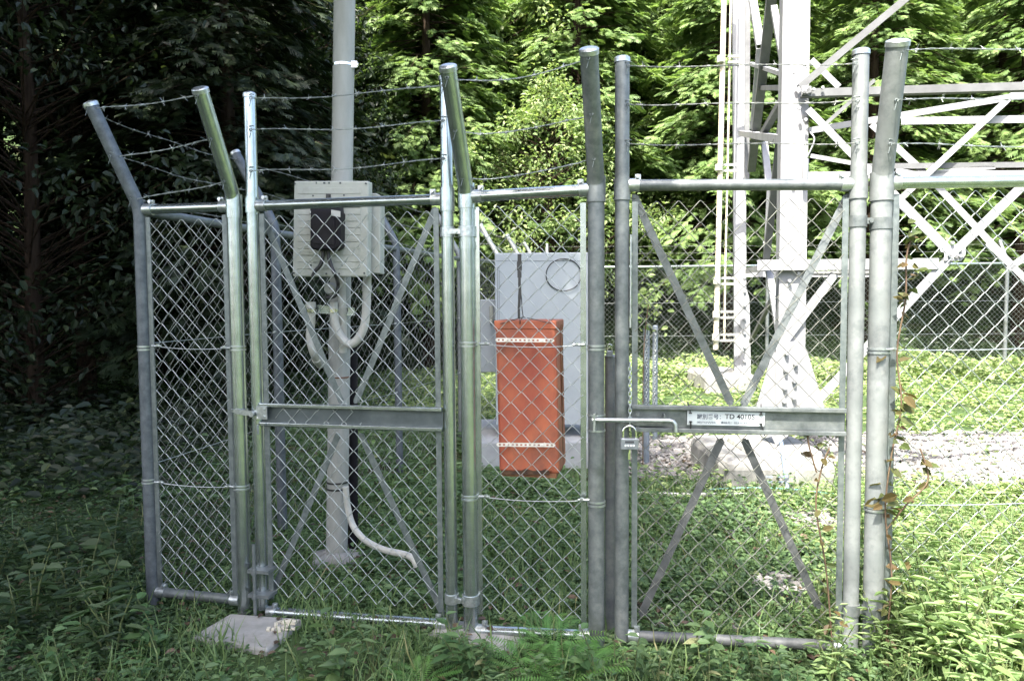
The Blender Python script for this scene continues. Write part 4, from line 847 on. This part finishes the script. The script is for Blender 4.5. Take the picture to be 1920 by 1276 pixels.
# pale broadleaved trees in the middle of the wood
bt_ = tree_proto(broadtree(31, 5.2, 1.75, 1.7, 190, 56, .082, .34, TL, .55), M['broad'], 'broadleaf_tree', (P(1030, 300, 13.7).x, 13.7, 0), 'pale green broadleaved tree in full sun just above the cabinet, in front of the conifers', None, .4)
copy_tree(bt_, (P(925, 250, 14.6).x, 14.6, -.5), 1.1, .95, 'loose pale broadleaved bush above and left of the orange box, beyond the back fence')
copy_tree(bt_, (P(900, 100, 16.3).x, 16.3, H(-.6, 16.3) + .4), 2.2, 1.3, 'taller pale broadleaved tree rising behind the post tops in the middle of the wood')
copy_tree(bt_, (P(1190, 60, 18).x, 17.6, H(2.9, 17.6) + .3), 4.0, 1.3, 'high pale broadleaved crown showing above the gap between the two grey gate posts')
for px, py, Y, sc_t, dz, lb in ((800, 60, 18.5, 1.25, -.2, 'pale broadleaved crown left of the middle, high behind the barbed wire'), (1120, 250, 15.6, 1.0, -.6, 'pale broadleaved bush showing between the two grey centre posts'), (1290, 90, 19.5, 1.4, .2, 'far pale broadleaved crown just left of the tower')):
    x = P(px, py, Y).x; copy_tree(bt_, (x, Y, H(x, Y) + dz), px * .01, sc_t, lb)
# dark wood on the left
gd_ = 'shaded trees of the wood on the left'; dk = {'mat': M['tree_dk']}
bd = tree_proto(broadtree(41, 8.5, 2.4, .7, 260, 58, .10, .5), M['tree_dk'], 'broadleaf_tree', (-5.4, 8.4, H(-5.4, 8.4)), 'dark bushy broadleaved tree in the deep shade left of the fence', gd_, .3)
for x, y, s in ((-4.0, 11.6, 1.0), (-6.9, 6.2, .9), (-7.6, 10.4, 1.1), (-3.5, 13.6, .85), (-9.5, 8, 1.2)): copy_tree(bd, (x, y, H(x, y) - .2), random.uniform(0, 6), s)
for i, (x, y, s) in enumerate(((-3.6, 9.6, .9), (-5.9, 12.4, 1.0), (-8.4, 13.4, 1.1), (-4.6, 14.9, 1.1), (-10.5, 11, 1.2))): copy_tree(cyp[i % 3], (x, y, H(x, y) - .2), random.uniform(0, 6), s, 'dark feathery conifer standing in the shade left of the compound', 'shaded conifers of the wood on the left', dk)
# tall trees outside the frame whose crowns shade the left side and the foreground
hi = broadtree(51, 6.0, 3.3, 0.0, 330, 46, .15, .75); V, Q, r, mbt = hi
V = V + np.array([0, 0, 6.2]); mbt = MB(); mbt.tube([(0, 0, -.3), (.1, .05, 4), (0, 0, 9.5)], [.2, .15, .06], 10)
for i in range(10): a = i * 2.4; mbt.tube([(0, 0, 5 + i * .3), (math.cos(a) * 1.2, math.sin(a) * 1.2, 6.4 + i * .3), (math.cos(a) * 2.4, math.sin(a) * 2.4, 7.4 + i * .35)], [.06, .04, .01], 6, False)
hg = 'tall trees whose crowns overhang the left side'
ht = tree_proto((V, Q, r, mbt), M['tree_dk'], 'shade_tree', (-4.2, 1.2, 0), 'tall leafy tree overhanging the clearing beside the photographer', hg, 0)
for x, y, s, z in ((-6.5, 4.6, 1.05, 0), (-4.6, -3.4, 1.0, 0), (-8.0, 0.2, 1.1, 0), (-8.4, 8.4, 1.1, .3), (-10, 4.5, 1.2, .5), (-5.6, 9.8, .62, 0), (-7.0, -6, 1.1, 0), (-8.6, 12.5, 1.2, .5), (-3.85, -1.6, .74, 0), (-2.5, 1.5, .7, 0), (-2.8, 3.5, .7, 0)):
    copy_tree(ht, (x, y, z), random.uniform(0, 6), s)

# trees round the clearing outside the frame: seen only as reflections in the galvanized pipes
for x, y, s in ((6.2, -0.6, .8), (7.5, -4.5, 1.0), (3.5, -8.5, 1.2), (-1.0, -9.5, 1.3), (10.5, 2.2, 1.0), (11, -2, 1.2), (-5, -11, 1.4)):
    copy_tree(bt_, (x, y, H(x, y) - 1.2 * s), random.uniform(0, 6), s, 'leafy tree at the edge of the clearing behind the photographer', 'trees round the clearing behind the photographer')

# ------------------------------------------------------------------ ground cover, grass, gravel
PADS = [[gpx(357, 1192, .012), gpx(500, 1216, .012), gpx(568, 1158, .012), gpx(432, 1148, .012)], [gpx(800, 1190, 0), gpx(960, 1228, 0), gpx(995, 1185, 0), gpx(850, 1165, 0)]]
def onpad(x, y):
    res = np.zeros(len(x), bool)
    for p in PADS:
        ins = np.ones(len(x), bool); c = np.mean(p, axis=0)
        for i in range(4):
            a, b = p[i], p[(i + 1) % 4]; cr = (b[0] - a[0]) * (y - a[1]) - (b[1] - a[1]) * (x - a[0]); cc = (b[0] - a[0]) * (c[1] - a[1]) - (b[1] - a[1]) * (c[0] - a[0]); ins &= cr * cc > 0
        res |= ins
    # the strip of ground in front of the pads keeps only sparse growth
    return res | ((y < 3.0) & (x > -1.05) & (x < -.5) & (RNG.random(len(x)) < .75)) | ((y < 2.86) & (x > -.35) & (x < .05) & (RNG.random(len(x)) < .5))
def lit_zone(x, y): return (x > 1.75 + .1 * (5 - y)) | (y > 8)
def patches(x, y):                          # gravel (few plants) where > 0
    g = np.maximum(0, 1 - ((x - 1.55) / .8) ** 2 - ((y - 6.4) / 1.1) ** 2)
    g = np.maximum(g, 1 - ((x - 4.0) / 2.1) ** 2 - ((y - 6.4) / 1.15) ** 2)
    g = np.maximum(g, 1 - ((x - 1.28) / .16) ** 2 - ((y - 3.5) / .2) ** 2)
    g = np.maximum(g, .6 - ((x - 1.9) / .4) ** 2 - ((y - 4.5) / .35) ** 2)
    return g
def cover(name, n, xr, yr, size, hmax, m, tmpl, label, cat='ground cover', keep=None, dens=None, clump=0.12):
    nc = n // 9; cx_ = RNG.uniform(*xr, nc); cy_ = yr[0] + (yr[1] - yr[0]) * RNG.random(nc) ** 1.25
    x = np.repeat(cx_, 9) + RNG.normal(0, clump * .45, nc * 9); y = np.repeat(cy_, 9) + RNG.normal(0, clump * .45, nc * 9)
    hh = np.repeat(RNG.random(nc) ** 1.5, 9); k = np.ones(len(x), bool)
    if keep is not None: k &= keep(x, y)
    pg = patches(x, y); k &= (RNG.random(len(x)) > np.clip(pg * 1.7, 0, .88))
    k &= ~((abs(x - pb[0]) < .13) & (abs(y - YP) < .13)) & ~onpad(x, y)
    x, y, hh = x[k], y[k], hh[k]; n_ = len(x)
    lump = .6 + .4 * np.sin(x * 3.1 + 1.7 * np.sin(y * 2.3)) * np.cos(y * 2.7 + x)
    z = hgt(x, y) + RNG.random(n_) * hmax * (.35 + .65 * hh) * lump
    far = 1 + .05 * np.maximum(0, y - 4)
    V, Q, r = scatter(tmpl, np.stack([x, y, z], 1), rdir(n_, -.35, .35), rup(n_, .45), RNG.uniform(.55, 1.3, n_) * size * far)
    o = np_mesh(name, V, Q, m, r); return tag(o, label, cat, kind='stuff')
cover('ground_cover', 26000, (-2, 9), (-8, 2.2), .10, .15, M['cover_lt'], TL, 'leafy weeds of the clearing round the photographer', clump=.5)
cover('ground_cover', 66000, (-1.9, 2.2), (2.2, 5.2), .027, .075, M['cover'], TL, 'low leafy weeds covering the shaded ground under and inside the fence')
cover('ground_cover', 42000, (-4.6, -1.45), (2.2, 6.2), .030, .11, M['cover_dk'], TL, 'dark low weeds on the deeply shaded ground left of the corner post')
cover('ground_cover', 26000, (-.9, 2.0), (3.25, 5.6), .034, .20, M['cover'], TL, 'ankle-high leafy weeds filling the compound just inside the gates', keep=lambda x, y: (y > 3.25) & (abs(x - .1 * 0 + .9) > .05))
cover('ground_cover', 30000, (1.55, 3.6), (2.3, 5.2), .036, .16, M['cover_lt'], TL, 'pale bright weeds in the sun right of the gate')
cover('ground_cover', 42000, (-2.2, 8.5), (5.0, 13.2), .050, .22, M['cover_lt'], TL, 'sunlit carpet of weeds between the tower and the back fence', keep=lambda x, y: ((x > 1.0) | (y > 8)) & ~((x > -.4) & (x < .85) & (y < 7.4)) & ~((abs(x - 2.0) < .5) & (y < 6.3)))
cover('ground_cover', 26000, (-9, 1.2), (5.0, 13), .055, .22, M['cover'], TL, 'dim leafy undergrowth in the shade left and back of the compound', keep=lambda x, y: ((x < 1.0) & (y < 8.2) | (x < -.5)) & ~((x > -.4) & (x < .85) & (y > 6) & (y < 7.4)))
def thicket(n, m, label, y0, y1, x0, x1, h0):
    x = RNG.uniform(x0, x1, n); y = RNG.uniform(y0, y1, n); z = hgt(x, y) + RNG.random(n) ** 1.6 * h0 * (.6 + .4 * np.sin(x * 2.6) * np.cos(x * 1.1 + 2))
    V, Q, r = scatter(TL, np.stack([x, y, z], 1), rdir(n, -.5, .5), rup(n, .6) + np.array([0, -.6, 0]), RNG.uniform(.6, 1.3, n) * .085)
    tag(np_mesh('undergrowth', V, Q, m, r), label, 'undergrowth', kind='stuff')
thicket(15000, M['cover_lt'], 'knee-high band of bright weeds at the foot of the back fence', 11.2, 12.9, 1.0, 10, .42)
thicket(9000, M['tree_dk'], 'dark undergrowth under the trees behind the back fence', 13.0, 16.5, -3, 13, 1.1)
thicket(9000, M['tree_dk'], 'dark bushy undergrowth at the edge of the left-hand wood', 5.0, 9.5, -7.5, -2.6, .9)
# grass
n = 26000; x = RNG.uniform(-3.4, 3.4, n); y = 2.2 + 3.6 * RNG.random(n) ** 1.4; tu = np.sin(x * 4 + np.cos(y * 5)) * np.cos(y * 3.3 - x * 2) + RNG.normal(0, .35, n); k = (tu > -.05) & ((x > -1.6 + RNG.normal(0, .2, n)) | (RNG.random(n) < .12)) & (patches(x, y) < .15) & ~onpad(x, y); x, y = x[k], y[k]; n = len(x)
V, Q, r = scatter(T_blade(), np.stack([x, y, hgt(x, y)], 1), rdir(n, .5, 2.2), rup(n, .4), RNG.uniform(.05, .16, n), wid=1.2)
tag(np_mesh('grass', V, Q, M['grass'], r), 'thin green grass growing among the weeds along the fence', 'grass', kind='stuff')
# dead leaves
n = 3500; x = RNG.uniform(-4, 3.2, n); y = RNG.uniform(2.2, 6.5, n); V, Q, r = scatter(TL, np.stack([x, y, hgt(x, y) + RNG.uniform(.003, .05, n)], 1), rdir(n, -.1, .1), rup(n, .3), RNG.uniform(.02, .05, n))
tag(np_mesh('leaf_litter', V, Q, M['litter'], r), 'brown dead leaves scattered on the soil among the weeds', 'leaf litter', kind='stuff')
# gravel
def T_stone():
    a = (1 + 5 ** .5) / 2; v = np.array([(-1, a, 0), (1, a, 0), (-1, -a, 0), (1, -a, 0), (0, -1, a), (0, 1, a), (0, -1, -a), (0, 1, -a), (a, 0, -1), (a, 0, 1), (-a, 0, -1), (-a, 0, 1)], float) / 1.9
    v *= RNG.uniform(.75, 1.2, v.shape); v[:, 2] *= .62
    f = np.array([(0, 11, 5), (0, 5, 1), (0, 1, 7), (0, 7, 10), (0, 10, 11), (1, 5, 9), (5, 11, 4), (11, 10, 2), (10, 7, 6), (7, 1, 8), (3, 9, 4), (3, 4, 2), (3, 2, 6), (3, 6, 8), (3, 8, 9), (4, 9, 5), (2, 4, 11), (6, 2, 10), (8, 6, 7), (9, 8, 1)])
    return v, f
n = 60000; x = RNG.uniform(.6, 6.2, n); y = RNG.uniform(2.9, 7.8, n); k = patches(x, y) + RNG.normal(0, .08, n) > .16; x, y = x[k][:9000], y[k][:9000]; n = len(x)
pt = [scatter(T_stone(), np.stack([x[i::4], y[i::4], hgt(x[i::4], y[i::4]) + RNG.uniform(0, .02, len(x[i::4]))], 1), rdir(len(x[i::4]), -.4, .4), rup(len(x[i::4]), .3), RNG.uniform(.012, .036, len(x[i::4]))) for i in range(4)]
V, Q, r = join(pt); tag(np_mesh('gravel', V, Q, M['stone'], r), 'grey crushed stone lying in bare patches round the tower foundations', 'gravel', kind='stuff')

# ------------------------------------------------------------------ individual plants
def plant_proto(kind, seed):
    rg = np.random.default_rng(seed); mb = MB(); parts = []
    if kind == 'fern':
        fr_ = T_frond(); n = 8; a = np.linspace(0, 2 * math.pi, n, endpoint=False) + rg.normal(0, .2, n)
        d = np.stack([np.cos(a), np.sin(a), rg.uniform(.25, .6, n)], 1); parts.append(scatter(fr_, np.zeros((n, 3)), d, np.tile([0, 0, 1.], (n, 1)), rg.uniform(.17, .27, n), rg))
        for i in range(n): mb.tube([(0, 0, 0), d[i] * .1, d[i] * .2], [.003, .002, .001], 4, False)
    elif kind == 'lance':
        for s in range(4):
            a = rg.uniform(0, 6.28); h = rg.uniform(.28, .5); tip = np.array([math.cos(a) * .14, math.sin(a) * .14, h]); mb.tube([(0, 0, 0), tip * [.4, .4, .6], tip], [.005, .004, .002], 5, False)
            k = 17; t = np.linspace(.15, 1, k); pos = tip[None] * t[:, None]; an = np.arange(k) * 2.4 + a; dd = np.stack([np.cos(an), np.sin(an), np.full(k, .35)], 1); parts.append(scatter(TLb, pos, dd, rup(k, .2, rg), rg.uniform(.07, .13, k) * (1.1 - .35 * t), rg))
    else:
        for s in range(3):
            a = rg.uniform(0, 6.28); h = rg.uniform(.08, .26); lw = [TL, TLN, TLb, TL][seed % 4]; lf_ = rg.uniform(.7, 1.3); tip = np.array([math.cos(a) * .07, math.sin(a) * .07, h]); mb.tube([(0, 0, 0), tip * [.4, .4, .6], tip], [.004, .003, .0015], 5, False)
            k = 9; t = np.linspace(.3, 1, k); pos = tip[None] * t[:, None]; an = np.arange(k) * 2.1 + a; dd = np.stack([np.cos(an), np.sin(an), np.full(k, .15)], 1); parts.append(scatter(lw, pos, dd, rup(k, .3, rg), rg.uniform(.035, .08, k) * lf_, rg))
    return join(parts), mb
TLb = T_leaf(.26, .2, .25)
def plant(kind, name, seed, m, loc, label, group, s=1.0):
    (V, Q, r), mb = plant_proto(kind, seed); t = thing(name, (0, 0, 0), label, 'plant', group); np_mesh('leaves', V, Q, m, r, parent=t); mb.build('stem', M['stem'], t); t.location = loc; t.scale = (s, s, s); return t
def pl(px, py): x, y = gpx(px, py); return (x, y, H(x, y))
g1 = 'broad-leaved weeds along the foot of the fence'
wd = [plant('weed', 'weed_plant', 60 + i, M['weed' if i % 2 else 'cover'], pl(*p), 'leafy green weed growing in the shade at the foot of the fence', g1, 1.0) for i, p in enumerate(((640, 1282), (860, 1270), (700, 1260), (300, 1240), (1300, 1250), (150, 1220)))]
for i in range(64):
    px = random.uniform(-40, 1650); py = random.uniform(1235, 1345)
    if 340 < px < 600 and py < 1310: continue
    copy_tree(wd[i % 6], pl(px, py), random.uniform(0, 6), random.uniform(.4, .85))
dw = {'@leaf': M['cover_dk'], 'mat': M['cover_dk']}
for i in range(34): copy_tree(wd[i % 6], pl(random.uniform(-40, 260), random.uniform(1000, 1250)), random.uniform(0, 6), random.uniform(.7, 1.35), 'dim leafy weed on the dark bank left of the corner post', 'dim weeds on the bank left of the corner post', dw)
g2 = 'ferns at the foot of the centre posts'; fe = plant('fern', 'fern', 71, M['fern'], pl(1040, 1225), 'feathery green fern arching in front of the centre panel', g2)
for p, s in (((985, 1262), .9), ((1110, 1262), .8), ((1060, 1290), 1.1), ((790, 1290), .7), ((1015, 1195), .75)): copy_tree(fe, pl(*p), random.uniform(0, 6), s)
g3 = 'tall lance-leaved weeds in the sun at the lower right'; la = [plant('lance', 'tall_weed', 80 + i, M['lance'], pl(*p), 'upright bright weed with long narrow leaves in the sun at the lower right', g3) for i, p in enumerate(((1760, 1262), (1850, 1230)))]
for i in range(46):
    x = random.uniform(1.42, 2.5); y = random.uniform(2.25, 3.1); copy_tree(la[i % 2], (x, y, 0), random.uniform(0, 6), random.uniform(.6, 1.05))
for i in range(22): x = random.uniform(1.9, 3.2); y = random.uniform(3.1, 4.9); copy_tree(la[i % 2], (x, y, 0), random.uniform(0, 6), random.uniform(.45, .8), 'bright weed with narrow leaves standing just behind the rightmost fence panel', 'bright weeds behind the rightmost panel')
for i in range(14):
    q = pl(random.uniform(1530, 1700), random.uniform(1150, 1290)); copy_tree(la[i % 2], q, random.uniform(0, 6), random.uniform(.4, .7), 'narrow-leaved weed crowding the foot of the thick right-hand post', 'weeds at the foot of the thick right-hand post')
# vines
TW = [P(1206, 700, 6.1), P(1210, 620, 6.1), P(1216, 570, 6.1)]
def vine(pts, nl, label, seed, lr=.052, dpx=12):
    rg = np.random.default_rng(seed); path = smooth_path(pts, 6); t = thing('vine', tuple(pts[0]), label, 'vine'); mb = MB(); mb.tube(path, .0032, 6); mb.build('stem', M['vine_stem'], t)
    idx = rg.integers(0, len(path), nl); pos = np.array([path[i] for i in idx]) + rg.normal(0, .018, (nl, 3)); V, Q, r = scatter(TL, pos, rdir(nl, -.8, .4, rg), rup(nl, .8, rg) + np.array([0, -.8, 0]), rg.uniform(.6, 1.3, nl) * lr, rg); np_mesh('leaves', V, Q, M['vine'], r, parent=t)
vp = lambda x, y, o=.05: PP(x, y, (I[0] + FN.x * o, I[1] + FN.y * o, 0), FN)
vine([vp(1660, 1210), vp(1672, 1080), vp(1660, 960), vp(1672, 850), vp(1690, 760), vp(1682, 660), vp(1698, 560), vp(1700, 480), vp(1716, 430)], 74, 'brown and green leaved creeper climbing the mesh beside the thick right-hand post', 1)
vine([vp(1664, 990), vp(1700, 945), vp(1740, 900), vp(1725, 840)], 12, 'side shoot of the creeper with rusty leaves reaching right across the mesh', 2)
vine([on_gate(1560, 1200, .02), on_gate(1548, 1060, .02), on_gate(1530, 950, .02), on_gate(1540, 880, .02), on_gate(1555, 840, .02)], 16, 'thin creeper on the mesh of the weathered gate, low on its right side', 3, .045)
vine([on_gate(1531, 885, .02), on_gate(1518, 840, .02), on_gate(1514, 815, .02)], 4, 'bare twig of creeper hanging just below the gate channel rail', 4, .03)
print('objects', len(bpy.data.objects), 'faces', sum(len(m.polygons) for m in bpy.data.meshes))

t = thing('climbing_plant', tuple(TW[0]), 'pale yellow-green climbing shoot over the tops of the short chain posts', 'plant')
mb = MB(); mb.tube(smooth_path([Vector((TW[0].x, TW[0].y, 0))] + TW, 5), .005, 5); mb.build('stem', M['vine_stem'], t)
rg = np.random.default_rng(9); n = 70; pos = np.array(TW[2]) + rg.normal(0, 1, (n, 3)) * np.array([.09, .05, .12]); V, Q, r = scatter(TL, pos, rdir(n, -.9, .3, rg), rup(n, .7, rg) + np.array([0, -.7, 0]), rg.uniform(.04, .08, n), rg); np_mesh('leaves', V, Q, M['broad'], r, parent=t)
